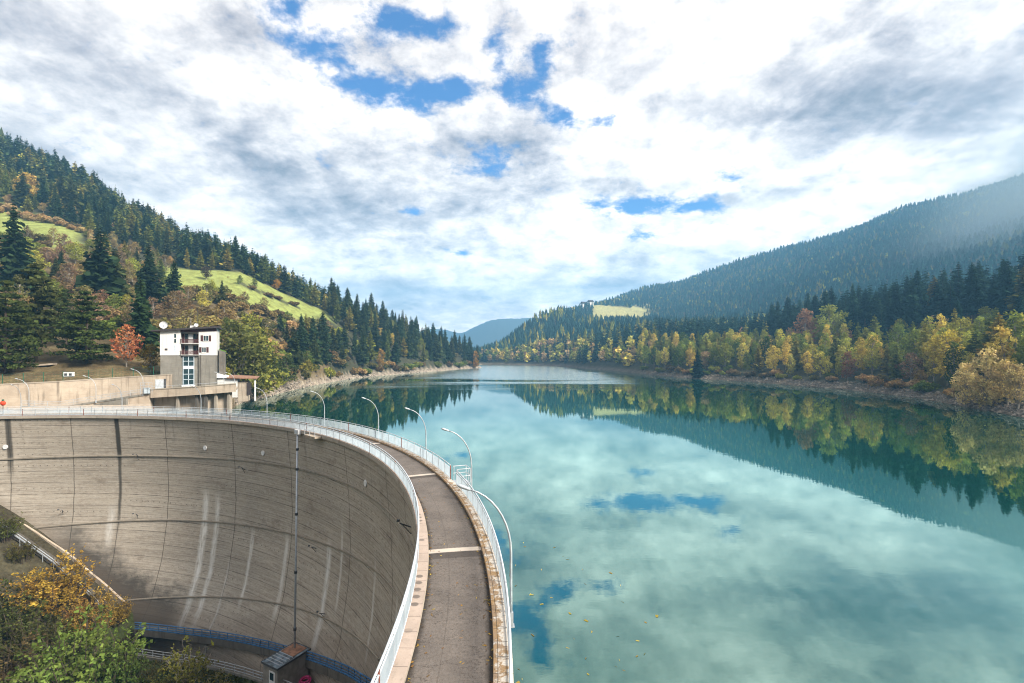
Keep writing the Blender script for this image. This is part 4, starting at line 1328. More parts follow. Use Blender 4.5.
MB().box((-L_ / 2 - .07, -.35, 1.95), (.03, .62, .8)).build('pane', M['glass'], dr)
# long vertical pipe
top = Vector((*ring(thp, 66.3), CREST - 0.45)); bot = Vector((cxh + e1.x * 1.1, cyh + e1.y * 1.1, zr0 + .3))
pipe = empty('instrument_pipe', bot, 0, 'long grey vertical pipe hanging from the crest down to the hut', 'pipe')
MB().tube([(0, 0, 0), tuple(top - bot)], .12, 8).build('tube', M['galv'], pipe, True)
mc_ = MB().tube([(0, 0, -.15), (0, 0, .15)], .2, 8).mesh('collar', M['darkmetal'])
for q in (.08, .33, .6, .82, .92): link('collar', mc_, pipe).location = (top - bot) * q
# pink hose coil
hpl = MB().box((0.2, -0.5, -2.6), (L_ + 1.4, W_ + 2.2, 5.0)).build('plinth', M['concdark'], hut)
e2 = Vector((e1.y, -e1.x))
hc = empty('hose_coil', (cxh + e1.x * 1.0 + e2.x * 1.95, cyh + e1.y * 1.0 + e2.y * 1.95, zr0 - 3.1), 0, 'bright pink coiled hose on the ground beside the hut', 'hose')
for rr2, z_, tl_ in ((.5, .1, .3), (.62, .22, .5), (.45, .36, .1)):
    MB().tube([(rr2 * math.cos(a), rr2 * math.sin(a), z_ + tl_ * .3 * math.sin(a)) for a in np.linspace(0, 2 * math.pi, 24)], .085, 6, cap=False).build('coil', M['pink'], hc, True)
# rounded stone on the toe kerb
# stair kerb and pipes on the left flank
thA, thB = theta(127, 64.8), theta(13, 67.5)
pts = []
for t in np.linspace(thB + 3, 80.5, 14):
    b = bfoot(t); x, y = ring(t, float(rface(b)) - 0.5); pts.append(Vector((x, y, CREST - b + .55)))
stc = empty('flank_kerb', pts[6], 0, 'pale slanting concrete kerb where the left bank meets the dam', 'kerb')
O = Vector(stc.location)
mb = MB()
for a, b in zip(pts[:-1], pts[1:]):
    d = (b - a); hd = Vector((d.x, d.y, 0)).normalized(); s_ = Vector((-hd.y, hd.x, 0)) * .15
    for q in ((a - s_, b - s_, b + s_, a + s_),):
        lo = [v - Vector((0, 0, 1.6)) for v in q]
        mb.face([rel(v, O) for v in q])
        mb.face([rel(v, O) for v in (lo[0], lo[1], q[1], q[0])]); mb.face([rel(v, O) for v in (q[3], q[2], lo[2], lo[3])])
mb.build('coping', M['concpale'], stc)
stp = empty('flank_stairs', pts[6] + Vector((-2, -2.5, -.8)), 0, 'steep dark service stairs with metal rails down the left bank', 'stairs')
O = Vector(stp.location)
mb = MB(); rails_ = []
for i, (a, b) in enumerate(zip(pts[:-1], pts[1:])):
    for q in range(9):
        p = a.lerp(b, q / 9); pc = Vector((C0[0], C0[1], p.z)); d = (pc - p).normalized()
        c_ = p + d * 2.2 + Vector((0, 0, -.6))
        ang = math.atan2(d.y, d.x)
        mb.box(rel(c_, O), (1.3, .34, .2), ang)
    rails_.append(a + (Vector((C0[0], C0[1], a.z)) - a).normalized() * 3.0)
mb.build('steps', M['concdark'], stp)
for dr_, z_ in ((0, .5), (0, .1), (.4, -.3)):
    MB().tube([rel(p + Vector((dr_, 0, z_)), O) for p in rails_], .055, 5).build('rail', M['galv'], stp)
pm = MB().tube([(0, 0, -1.2), (0, 0, .52)], .04, 5).mesh('post', M['galv'])
for p in rails_: link('post', pm, stp).location = rel(p, O)

# ------------------------------------------------------------------ vegetation meshes
def unit(v): return v / np.maximum(np.linalg.norm(v, axis=-1, keepdims=True), 1e-6)


def cards(c, a, b, taper=0.0):
    q = np.stack([c - a - b, c + a - b * (1 - taper), c + a + b * (1 - taper), c - a + b], 1)
    return q


def rcards(r_, c, size, flat=0.0):
    n = len(c)
    a = unit(r_.normal(size=(n, 3)) * np.array([1, 1, 1 - flat]))
    w = r_.normal(size=(n, 3)) * np.array([1, 1, 1 - flat * .6])
    b = unit(np.cross(a, w))
    s = (size * r_.uniform(.6, 1.3, n))[:, None]
    return cards(c, a * s * .62, b * s * .42, .35)


def tubes(paths, n=5):
    """list of (points, radii) -> quads"""
    out = []
    for pts, rad_ in paths:
        pts = np.asarray(pts, float)
        t = unit(np.gradient(pts, axis=0))
        ref = np.where(np.abs(t[:, 2:3]) > .9, np.array([[1., 0, 0]]), np.array([[0, 0, 1.]]))
        a = unit(np.cross(t, ref)); b = np.cross(t, a)
        an = np.linspace(0, 2 * np.pi, n + 1)
        rg = pts[:, None] + (a[:, None] * np.cos(an)[None, :, None] + b[:, None] * np.sin(an)[None, :, None]) * np.asarray(rad_)[:, None, None]
        q = np.stack([rg[:-1, :-1], rg[:-1, 1:], rg[1:, 1:], rg[1:, :-1]], 2).reshape(-1, 4, 3)
        out.append(q)
    return np.concatenate(out)


def conifer(seed, h=22.0, rad_=3.3, levels=26, nb=9, droop=.35, base=.06, sub=3, dens=1.0, up=0.0, powr=.85):
    r_ = np.random.default_rng(seed)
    Q, T = [], []
    lean = r_.normal(size=2) * .012
    for i in range(levels):
        f_ = i / (levels - 1)
        z = h * (base + (1 - base) * f_ ** .92)
        R0 = rad_ * (1 - f_) ** powr * r_.uniform(.72, 1.15) + .12
        if f_ < .12: R0 *= .75 + 2 * f_
        m_ = max(4, int(nb * (1 - .45 * f_)))
        ang = r_.uniform(0, 6.28) + np.arange(m_) * 6.283 / m_ + r_.normal(size=m_) * .25
        L = R0 * r_.uniform(.6, 1.2, m_)
        keep = r_.uniform(size=m_) < dens
        ang, L = ang[keep], L[keep]
        if len(ang) == 0: continue
        d = np.stack([np.cos(ang), np.sin(ang), np.zeros(len(ang))], 1)
        side = np.stack([-np.sin(ang), np.cos(ang), np.zeros(len(ang))], 1)
        tint = r_.uniform(.62, 1.35, len(ang))
        for k in range(sub):
            s0, s1 = k / sub, (k + 1) / sub
            p0 = d * (L * s0)[:, None]; p1 = d * (L * s1)[:, None]
            p0[:, 2] = z - droop * L * s0 ** 1.3 + up * L * s0 ** 2
            p1[:, 2] = z - droop * L * s1 ** 1.3 + up * L * s1 ** 2
            roll = r_.normal(size=len(ang)) * .75
            w = (side * np.cos(roll)[:, None] + np.array([0, 0, 1.]) * np.sin(roll)[:, None])
            wd = (L * (.34 - .20 * s0) + .10)[:, None]
            Q.append(cards((p0 + p1) / 2 + r_.normal(size=p0.shape) * .05, (p1 - p0) * .62, w * wd, .35)); T.append(tint * r_.uniform(.85, 1.15, len(ang)))
            # hanging sprays
            c_ = (p0 + p1) / 2 + side * (r_.normal(size=len(ang)) * wd[:, 0] * .9)[:, None]
            c_[:, 2] -= wd[:, 0] * .35
            Q.append(rcards(r_, c_, .55 * L * .38 + .22, .1)); T.append(tint * r_.uniform(.7, 1.2, len(ang)))
    Q = np.concatenate(Q); T = np.concatenate(T)
    Q[..., 0] += lean[0] * Q[..., 2]; Q[..., 1] += lean[1] * Q[..., 2]
    bark = tubes([([(0, 0, -1), (0, 0, h * .3), (lean[0] * h * .97, lean[1] * h * .97, h * .97)], [h * .016, h * .012, .03])])
    return Q, T, bark


def broadleaf(seed, h=15.0, wide=.30, lobes=15, leaves=120, size=.5, low=.22, shape=1.0, gap=0.0):
    r_ = np.random.default_rng(seed)
    C_, Rl = [], []
    for i in range(lobes):
        f_ = (i + r_.uniform(0, 1)) / lobes
        z = h * (low + (0.93 - low) * f_)
        prof_ = math.sin(math.pi * min(1, (.16 + .80 * f_)) ** shape)
        rr_ = h * wide * prof_ * math.sqrt(r_.uniform(.05, 1))
        a = i * 2.399 + r_.uniform(-.6, .6)
        C_.append((rr_ * math.cos(a), rr_ * math.sin(a), z)); Rl.append(h * r_.uniform(.065, .135) * (.65 + .5 * prof_))
    Q, T, br = [], [], []
    for c_, R0 in zip(C_, Rl):
        n = int(leaves * (R0 / (h * .12)) ** 2)
        u = unit(r_.normal(size=(n, 3))) * (R0 * r_.uniform(.35, 1.08, n) ** .6)[:, None] * np.array([1, 1, .85])
        p = np.array(c_) + u
        Q.append(rcards(r_, p, size))
        T.append(r_.uniform(.7, 1.3) * r_.uniform(.75, 1.25, n))
        z0 = max(h * .12, c_[2] - R0 * 1.8 - h * .08)
        br.append(([(0, 0, z0), (c_[0] * .5, c_[1] * .5, (z0 + c_[2]) / 2 + .3), (c_[0], c_[1], c_[2] + R0 * .2)], [h * .007, h * .005, .02]))
    bend = r_.normal(size=2) * h * .02
    br.append(([(0, 0, -1), (bend[0], bend[1], h * .35), (0, 0, h * .86)], [h * .016, h * .012, .04]))
    Q = np.concatenate(Q); T = np.concatenate(T)
    return Q, T, tubes(br, 4)


def pine(seed, h=18.0, rad_=6.5, levels=13, base=.22, nb=7):
    r_ = np.random.default_rng(seed)
    Q, T, br = [], [], []
    for i in range(levels):
        f_ = i / (levels - 1)
        z = h * (base + (.97 - base) * f_)
        R0 = rad_ * (1 - f_ ** 1.6) ** .8 * r_.uniform(.75, 1.1) + .5
        for k in range(max(4, int(nb * (1 - .4 * f_)))):
            a = r_.uniform(0, 6.283); L = R0 * r_.uniform(.55, 1.1)
            d = np.array([math.cos(a), math.sin(a), 0])
            tip = d * L; tip[2] = z + L * r_.uniform(-.08, .10)
            br.append(([(0, 0, z - L * .12), tuple(d * L * .5 + np.array([0, 0, z - L * .03])), tuple(tip)], [.09, .06, .02]))
            tint = r_.uniform(.6, 1.35)
            for q in range(4):
                s_ = .35 + .65 * q / 3
                cc = d * L * s_ + np.array([0, 0, z + (tip[2] - z) * s_ + .12])
                n = 20
                p = cc + r_.normal(size=(n, 3)) * np.array([.62, .62, .20]) * (.6 + L * .11)
                Q.append(rcards(r_, p, .52, .55)); T.append(tint * r_.uniform(.75, 1.25, n))
    br.append(([(0, 0, -1), (.15, .1, h * .5), (0, 0, h * .97)], [h * .02, h * .014, .04]))
    return np.concatenate(Q), np.concatenate(T), tubes(br, 5)


def shrub(seed, h=4.0, wide=.6, lobes=9, leaves=110, size=.4):
    r_ = np.random.default_rng(seed)
    Q, T, br = [], [], []
    for i in range(lobes):
        a = i * 2.399; f_ = r_.uniform(0, 1)
        rr_ = h * wide * math.sqrt(r_.uniform(.02, 1)) * .75
        z = h * (.25 + .5 * f_ * (1 - .5 * (rr_ / (h * wide))))
        R0 = h * r_.uniform(.17, .30)
        n = int(leaves * (R0 / (h * .24)) ** 2)
        p = np.array([rr_ * math.cos(a), rr_ * math.sin(a), z]) + unit(r_.normal(size=(n, 3))) * (R0 * r_.uniform(.3, 1.12, n) ** .6)[:, None]
        p[:, 2] = np.maximum(p[:, 2], .05)
        Q.append(rcards(r_, p, size)); T.append(r_.uniform(.65, 1.35) * r_.uniform(.75, 1.25, n))
        for s_ in range(2):
            e = np.array([rr_ * math.cos(a), rr_ * math.sin(a), z]) + r_.normal(size=3) * R0 * .5
            br.append(([(0, 0, -.4), tuple(e * .5 + np.array([0, 0, .3])), tuple(e)], [.05, .035, .012]))
    return np.concatenate(Q), np.concatenate(T), tubes(br, 4)


EMP3 = np.zeros((0, 3, 3)); EMP4 = np.zeros((0, 4, 3))


def crown_mesh(name, Q, T): return soup(name, EMP3, Q, [], T, np.zeros(0), np.zeros(len(Q)), [M['leaf']])


def trunk_mesh(name, B, bark='bark'):
    return soup(name, EMP3, B, [], np.ones(len(B)), np.zeros(0), np.zeros(len(B)), [M[bark]])


def both_mesh(name, Q, T, B, bark='bark'):
    return soup(name, EMP3, np.concatenate([Q, B]), [], np.concatenate([T, np.ones(len(B))]), np.zeros(0),
                np.concatenate([np.zeros(len(Q)), np.ones(len(B))]), [M['leaf'], M[bark]])


LIB = {}


def lib(kind, name, gens, bark='bark'):
    L = []
    for i, (Q, T, B) in enumerate(gens):
        L.append(dict(h=float(Q[..., 2].max()), crown=crown_mesh(name + '_crown', Q, T), trunk=trunk_mesh(name + '_trunk', B, bark), both=both_mesh(name, Q, T, B, bark), raw=(Q, T, B)))
    LIB[kind] = (name, L)


lib('spruce', 'spruce_tree', [conifer(10 + i, 22, [4.0, 4.6, 3.6, 4.3][i], 25, 9, .35, [.06, .1, .05, .16][i], powr=[.8, .68, .85, .62][i]) for i in range(4)])
lib('tallspruce', 'spruce_tree', [conifer(20 + i, 27, [4.4, 3.9, 4.8, 4.1][i], 26, 9, .30, [.22, .30, .16, .34][i], powr=.7) for i in range(4)])
lib('larch', 'larch_tree', [conifer(30 + i, 20, [3.5, 3.1, 3.9][i], 25, 9, .12, .10, 3, .9, .12, .68) for i in range(3)])
lib('broad', 'broadleaf_tree', [broadleaf(40 + i, 15, [.21, .25, .18, .23, .27][i], [22, 25, 20, 23, 26][i], 75, .46, [.16, .2, .14, .24, .2][i]) for i in range(5)], 'palebark')
lib('slim', 'broadleaf_tree', [broadleaf(50 + i, 16, [.17, .15, .19][i], 15, 130, .46, .14) for i in range(3)], 'palebark')
lib('bare', 'bare_tree', [broadleaf(55 + i, 10, .27, 26, 40, .36, .2) for i in range(2)], 'palebark')
lib('pine', 'pine_tree', [pine(60 + i, 19, [6.0, 7.2][i], 14, [.20, .10][i]) for i in range(2)])
lib('shrub', 'shrub', [shrub(70 + i, 4, [.62, .75, .55][i], 11, 95, .42) for i in range(3)])

COLS = dict(
    spruce=[(.046, .076, .030), (.056, .082, .032), (.038, .066, .028), (.068, .082, .028)],
    cold=[(.022, .052, .038), (.028, .058, .038), (.020, .045, .034)],
    larch=[(.23, .22, .05), (.17, .19, .045), (.28, .24, .055), (.14, .165, .04)],
    yellow=[(.52, .43, .085), (.46, .42, .10), (.55, .43, .095), (.40, .38, .07)],
    olive=[(.25, .27, .05), (.19, .225, .045), (.32, .32, .06), (.15, .19, .04)],
    tan=[(.44, .31, .13), (.40, .27, .11), (.46, .34, .17), (.36, .24, .11)],
    brown=[(.22, .155, .07), (.26, .185, .075), (.18, .13, .06), (.26, .21, .075), (.17, .16, .05)],
    hazeblue=[(.028, .072, .066), (.034, .080, .068), (.024, .062, .058)],  # far spruce green shifted to blue, painting in part of the distance haze
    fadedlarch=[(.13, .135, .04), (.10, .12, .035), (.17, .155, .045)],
    rust=[(.34, .12, .045)], green=[(.085, .125, .03), (.07, .11, .027)],
    pink=[(.26, .165, .095), (.24, .155, .085)],
)
NAMES = dict(spruce='spruce', cold='dark spruce', larch='larch', yellow='yellow', olive='olive green', tan='tan', brown='brown', rust='rusty orange', green='green', pink='dull pink')
CAT = dict(spruce_tree='spruce', larch_tree='larch', broadleaf_tree='leafy tree', pine_tree='pine', shrub='shrub', bare_tree='bare tree')
ncount = {}


def plant(kind, colour, X, Y, hgt, label, group=None, wide=1.0, z=None, rgb=None, rot=None, name=None):
    nm, L = LIB[kind]
    nm = name or nm
    it = L[random.randrange(len(L))] if rot is None else L[rot % len(L)]
    z = h1(X, Y) if z is None else z
    s_ = hgt / it['h']
    c = rgb or random.choice(COLS[colour])
    k_ = random.uniform(.85, 1.18)
    c = (c[0] * k_ * random.uniform(.93, 1.07), c[1] * k_, c[2] * k_, 1)
    px_h = hgt / Y * F if Y > 5 else 10
    rz = random.uniform(0, 6.28)
    if px_h > 38:
        o = empty(nm, (X, Y, z - .15), rz)
        for part, me_ in (('crown', it['crown']), ('trunk', it['trunk'])):
            p = link(part, me_, o); p.color = c
    else:
        o = link(nm, it['both']); o.location = (X, Y, z - .15); o.rotation_euler.z = rz; o.color = c
    o.scale = (s_ * wide, s_ * wide, s_)
    tag(o, label, CAT.get(nm, 'tree'), group)
    ncount[nm] = ncount.get(nm, 0) + 1
    return o


class Grid:
    def __init__(s): s.d = {}

    def ok(s, x, y, r):
        c = 4.0
        n = int(math.ceil(r / c)); i, j = int(x // c), int(y // c)
        for a in range(i - n, i + n + 1):
            for b in range(j - n, j + n + 1):
                for (u, v) in s.d.get((a, b), ()):
                    if (u - x) ** 2 + (v - y) ** 2 < r * r: return False
        return True

    def add(s, x, y): s.d.setdefault((int(x // 4), int(y // 4)), []).append((x, y))


G = Grid()


def mark(px, Y, top, kind, colour, label, base=None, wide=1.0, group=None, rgb=None, rot=None, name=None):
    """a tree one can point to: bearing, distance, sighted top"""
    X = xx(Y, px); z = h1(X, Y)
    hgt = zz(Y, top) - z
    G.add(X, Y)
    return plant(kind, colour, X, Y, hgt, label, group, wide, z, rgb, rot, name)


# trees one can point to, left bank
mark(6, 103, 279, 'pine', 'spruce', 'big dark pine at the left edge above the retaining wall', wide=.85, rgb=(.075, .092, .026), rot=1)
mark(36, 112, 262, 'pine', 'spruce', 'tall pine with bare lower trunk, second from left above the wall', wide=.85, rgb=(.085, .095, .032), rot=0)
mark(86, 113, 290, 'pine', 'green', 'wide low branched pine between the tall pine and the orange tree', wide=1.0, rgb=(.078, .105, .028), rot=1)
mark(66, 124, 288, 'pine', 'green', 'slim pine standing behind the wide low branched pine', wide=.7, rgb=(.07, .088, .03), rot=0)
mark(127, 114, 323, 'bare', 'rust', 'orange red autumn tree left of the white house', wide=1.0, rgb=(.52, .20, .09), name='broadleaf_tree')
mark(150, 112, 342, 'broad', 'olive', 'olive and gold bushy tree tucked against the left side of the house', wide=1.1, rgb=(.20, .15, .03))
mark(142, 126, 276, 'spruce', 'spruce', 'dark spruce towering directly behind the white house', wide=1.0)
mark(16, 172, 200, 'spruce', 'spruce', 'tall ragged spruce by the upper left meadow edge', wide=1.1)
mark(101, 168, 228, 'spruce', 'spruce', 'largest dark spruce on the middle of the left slope', wide=1.35)
mark(116, 172, 246, 'spruce', 'spruce', 'shorter spruce at the right shoulder of the largest dark spruce', wide=1.2)
mark(152, 190, 244, 'spruce', 'spruce', 'dark spruce left of the meadow, right of the largest spruce', wide=1.2)
mark(173, 198, 259, 'spruce', 'spruce', 'small dark spruce at the left tip of the bright meadow', wide=1.2)
mark(27, 322, 172, 'broad', 'yellow', 'lone golden yellow tree under the forest at upper left', wide=1.25, rgb=(.52, .38, .10))
mark(6, 318, 166, 'larch', 'larch', 'yellow green larch at the far left of the upper forest edge')
mark(200, 305, 249, 'larch', 'larch', 'broad yellow larch at the top left corner of the bright meadow', wide=1.4)
mark(187, 303, 247, 'larch', 'larch', 'slim larch just left of the broad yellow larch', wide=1.0)
mark(206, 276, 266, 'broad', 'pink', 'lone dark and reddish tree standing in the bright meadow', wide=1.5, rgb=(.10, .07, .045))
mark(228, 290, 276, 'broad', 'tan', 'tiny bare looking tree in the middle of the meadow', wide=1.2)
mark(277, 334, 279, 'broad', 'yellow', 'bright orange yellow tree at the top of the meadow', wide=1.3, rgb=(.48, .24, .04))
mark(214, 262, 285, 'broad', 'yellow', 'small yellow tree below the meadow above the house', wide=1.2)
mark(240, 150, 318, 'broad', 'olive', 'large olive green tree right of the house behind the shed', wide=1.25, rgb=(.155, .155, .045))
mark(256, 157, 332, 'broad', 'olive', 'rounded yellow green tree at the right side of the large olive tree', wide=1.2, rgb=(.23, .23, .05))
mark(228, 148, 338, 'broad', 'olive', 'grey green tree at the left side of the large olive tree', wide=1.1, rgb=(.19, .165, .08))
mark(250, 178, 311, 'broad', 'yellow', 'pale yellow tree rising above the large olive tree', wide=1.1, rgb=(.27, .26, .05))
mark(271, 187, 352, 'broad', 'olive', 'round green bushy tree at the water edge beyond the shed', wide=1.5, rgb=(.095, .115, .030))
mark(284, 197, 354, 'broad', 'green', 'second round green tree at the water edge beyond the shed', wide=1.5, rgb=(.08, .10, .03))
mark(306, 235, 359, 'shrub', 'yellow', 'golden green bush on the left shore left of the tall shore spruce', wide=1.0, rgb=(.22, .18, .035))
mark(325, 272, 316, 'spruce', 'spruce', 'tall dark spruce nearest the water on the left shore', wide=1.05)
mark(316, 275, 325, 'spruce', 'spruce', 'dark spruce touching the left side of the tall shore spruce', wide=1.0)
mark(262, 192, 318, 'spruce', 'spruce', 'dark spruce peeking between the pale yellow tree and the larches', wide=1.2)
mark(287, 236, 321, 'tallspruce', 'spruce', 'thin trunked conifer on the left shore between bush and spruces', wide=.9, rgb=(.05, .06, .025))
mark(300, 246, 324, 'spruce', 'spruce', 'dense dark spruce left of the tall shore spruce pair', wide=1.2)
mark(370, 345, 331, 'larch', 'larch', 'bright yellow green pointed larch on the left shore', wide=1.2, rgb=(.24, .25, .04))
mark(381, 352, 348, 'slim', 'yellow', 'slim golden tree at the left shore beside the pointed larch', rgb=(.42, .25, .06))
mark(475.5, 519, 350, 'slim', 'yellow', 'last small golden tree at the tip of the left headland', rgb=(.36, .20, .04))
# right bank
mark(935, 268, 276, 'tallspruce', 'larch', 'pale olive conifer standing out before the dark knoll stand', wide=1.5, rgb=(.15, .13, .04), rot=3, name='larch_tree')
mark(1022, 205, 265, 'tallspruce', 'larch', 'tall olive conifer at the right edge of the dark knoll', wide=1.5, rgb=(.14, .13, .035), rot=1, name='larch_tree')
mark(986, 131, 346, 'broad', 'tan', 'big straw coloured bushy tree low by the right shore', wide=1.0, rgb=(.52, .42, .18))
mark(1008, 126, 358, 'broad', 'tan', 'straw coloured bushy tree right of the big straw one', wide=.95, rgb=(.46, .35, .14))
mark(966, 139, 360, 'broad', 'tan', 'straw coloured bushy tree left of the big straw one', wide=.95, rgb=(.50, .41, .18))
mark(1018, 121, 362, 'broad', 'tan', 'straw coloured bush at the right edge of the shore', wide=1.0, rgb=(.44, .33, .14))
mark(848, 216, 350, 'slim', 'pink', 'slim salmon pink tree by the right shore', rgb=(.34, .17, .09), wide=1.0)
mark(921, 179, 369, 'broad', 'tan', 'small tan bushy tree at the shore under the white trunked birch', rgb=(.33, .22, .07), wide=1.4)
mark(947, 165, 328, 'broad', 'yellow', 'tall bright yellow birch with pale trunk, right shore', rgb=(.44, .36, .06), wide=1.0)
mark(962, 180, 316, 'broad', 'yellow', 'bright lemon tree above the tall yellow birch', rgb=(.36, .34, .06), wide=1.0)
mark(934, 174, 336, 'broad', 'yellow', 'bright yellow birch left of the tall pale trunked birch', rgb=(.36, .30, .07), wide=.9)
mark(998, 150, 312, 'larch', 'larch', 'tall golden larch behind the straw coloured bushes', rgb=(.26, .19, .04), wide=1.3)
mark(1015, 147, 309, 'broad', 'green', 'broad green tree at the right edge above the straw bushes', rgb=(.16, .185, .04), wide=1.1)
mark(805, 300, 308, 'broad', 'pink', 'pale salmon tree on the crest of the autumn wood', rgb=(.34, .19, .11), wide=1.1)
mark(830, 288, 303, 'broad', 'olive', 'rounded lime green tree on the crest of the autumn wood', rgb=(.22, .24, .05), wide=1.2)
mark(698, 300, 348, 'spruce', 'cold', 'dark spruce standing alone among yellow trees on the right shore', wide=1.3)

# ------------------------------------------------------------------ planted zones
def zone(side, pxr, tr, spacing, n, mix, groupfmt, labelfmt, bias=None):
    """mix: list of (weight, kind, colour, hmin, hmax, wide)"""
    ws = [m_[0] for m_ in mix]
    for _ in range(n):
        px = random.uniform(*pxr); t = random.uniform(*tr)
        X, Y = at_t(px, t, side)
        if not G.ok(X, Y, spacing): continue
        _, kind, colour, a, b, wd = random.choices(mix, ws)[0]
        G.add(X, Y)
        nm = CAT[LIB[kind][0]]
        cn = NAMES[colour]
        what = cn if cn.split()[-1] == nm else (cn + ' ' + nm)
        plant(kind, colour, X, Y, random.uniform(a, b), labelfmt.format(what=what), groupfmt.format(what=what), wd * random.uniform(.78, 1.32))


# left: edge of the upper forest
zone(0, (-40, 332), (4.02, 4.32), 6.2, 1300, [(5, 'spruce', 'spruce', 11, 23, 1.1), (3.6, 'larch', 'larch', 10, 20, 1.2), (.6, 'broad', 'tan', 6, 9, 1.2)],
     '{what}s along the lower edge of the upper forest', '{what} along the lower edge of the forest above the meadow')
# left: scrub slope below the meadow
zone(0, (-45, 228), (1.35, 2.9), 6.2, 1500, [(4, 'shrub', 'brown', 3.5, 6.5, 1.2), (2.4, 'bare', 'brown', 7, 12, 1.1), (1.0, 'broad', 'olive', 8, 12, 1.1), (.7, 'bare', 'pink', 7, 11, 1.1), (.7, 'shrub', 'olive', 3, 6, 1.2), (.3, 'broad', 'yellow', 6, 9, 1), (.35, 'spruce', 'spruce', 10, 16, 1.1)],
     '{what}s on the scrubby left slope', '{what} on the scrubby slope between the wall and the meadow')
zone(0, (90, 165), (2.85, 4.05), 6.5, 260, [(2, 'bare', 'brown', 7, 11, 1.1), (1, 'broad', 'tan', 7, 10, 1), (1, 'larch', 'larch', 9, 15, 1.1), (.7, 'spruce', 'spruce', 10, 16, 1.1)],
     '{what}s between the two meadows', '{what} on the slope between the left and the bright meadow')
zone(0, (292, 345), (1.2, 2.2), 6.0, 260, [(3, 'spruce', 'spruce', 15, 23, 1.1), (1.4, 'larch', 'larch', 12, 18, 1.1), (1.2, 'broad', 'olive', 8, 12, 1.1), (1, 'shrub', 'brown', 4, 6, 1.2)],
     '{what}s above the tall shore spruce', '{what} in the grove behind the tall shore spruce')
zone(0, (228, 345), (1.5, 2.74), 5.2, 900, [(4, 'shrub', 'brown', 3.0, 5.5, 1.25), (2, 'shrub', 'tan', 3, 5, 1.25), (1, 'shrub', 'olive', 3, 5, 1.2), (1, 'bare', 'brown', 6, 9, 1.1), (.25, 'spruce', 'spruce', 9, 13, 1)],
     '{what}s between left shore and meadow', '{what} on the bank between the left shore and the bright meadow')
# hedge bands in the meadow
zone(0, (-30, 100), (3.75, 4.0), 5.0, 160, [(3, 'shrub', 'tan', 3, 5, 1.3), (2, 'shrub', 'brown', 3, 5, 1.3)], '{what}s of the upper hedge', '{what} in the russet hedge under the upper forest')
zone(0, (235, 300), (3.34, 3.48), 6.0, 50, [(3, 'shrub', 'brown', 2.5, 4.0, 1.3), (1, 'shrub', 'tan', 2.5, 4, 1.3), (.6, 'broad', 'olive', 5, 7, 1.2)], '{what}s of the meadow hedge', '{what} in the hedge that crosses the bright meadow')
# headland
zone(0, (330, 478), (1.25, 5.3), 6.9, 1700, [(5, 'spruce', 'spruce', 15, 27, 1.05), (3, 'tallspruce', 'spruce', 18, 28, 1.0), (2.2, 'larch', 'larch', 14, 21, 1.0), (.8, 'slim', 'yellow', 9, 14, 1), (1.0, 'broad', 'olive', 9, 13, 1), (.8, 'shrub', 'brown', 4, 6, 1.2)],
     '{what}s of the wooded headland', '{what} on the wooded headland of the left shore')
zone(0, (300, 478), (.85, 1.3), 5.5, 260, [(3, 'shrub', 'brown', 3, 5.5, 1.2), (2, 'shrub', 'tan', 3, 5, 1.2), (1.4, 'shrub', 'olive', 3, 6, 1.2)], '{what}s along the left shore', '{what} low on the rocky left shore')
zone(0, (222, 300), (.8, 1.3), 4.6, 80, [(3, 'shrub', 'olive', 2, 4, 1.2), (2, 'shrub', 'brown', 2, 3.5, 1.2)], '{what}s along the near left shore', '{what} at the rocky shore beside the shed')
# right: autumn wood along the shore
zone(1, (640, 1062), (1.12, 2.25), 6.3, 2400, [(2.6, 'broad', 'olive', 11, 18, .85), (2.2, 'broad', 'yellow', 11, 17, .85), (2.0, 'slim', 'yellow', 12, 19, 1), (2.4, 'larch', 'larch', 13, 20, 1.1), (2.0, 'slim', 'olive', 12, 19, 1), (.8, 'broad', 'green', 11, 17, .9), (.8, 'spruce', 'cold', 10, 17, 1.05), (.7, 'broad', 'tan', 7, 12, 1.1), (.5, 'bare', 'pink', 8, 12, 1)],
     '{what}s of the autumn wood on the right shore', '{what} in the mixed autumn wood along the right shore')
zone(1, (640, 1062), (.75, 1.15), 5.0, 330, [(3, 'shrub', 'brown', 2, 4, 1.2), (1.2, 'shrub', 'tan', 2.5, 4.5, 1.2), (1.5, 'shrub', 'olive', 2.5, 4.5, 1.2)], '{what}s along the right shore', '{what} at the foot of the autumn wood, right shore')
zone(1, (640, 1062), (2.25, 2.7), 7.5, 500, [(2, 'bare', 'pink', 8, 12, 1.1), (2, 'broad', 'tan', 8, 12, 1), (1.5, 'broad', 'olive', 9, 13, 1), (2, 'spruce', 'cold', 14, 20, 1), (1, 'bare', 'brown', 8, 12, 1)],
     '{what}s between the autumn wood and the dark knoll', '{what} between the autumn wood and the dark knoll')
zone(1, (772, 1075), (2.7, 3.35), 7.6, 520, [(5, 'tallspruce', 'cold', 24, 33, 1.1), (2, 'spruce', 'cold', 20, 29, 1.15)],
     '{what}s of the dark stand on the right knoll', '{what} in the dense dark stand on the right knoll')
print('TREES', ncount)

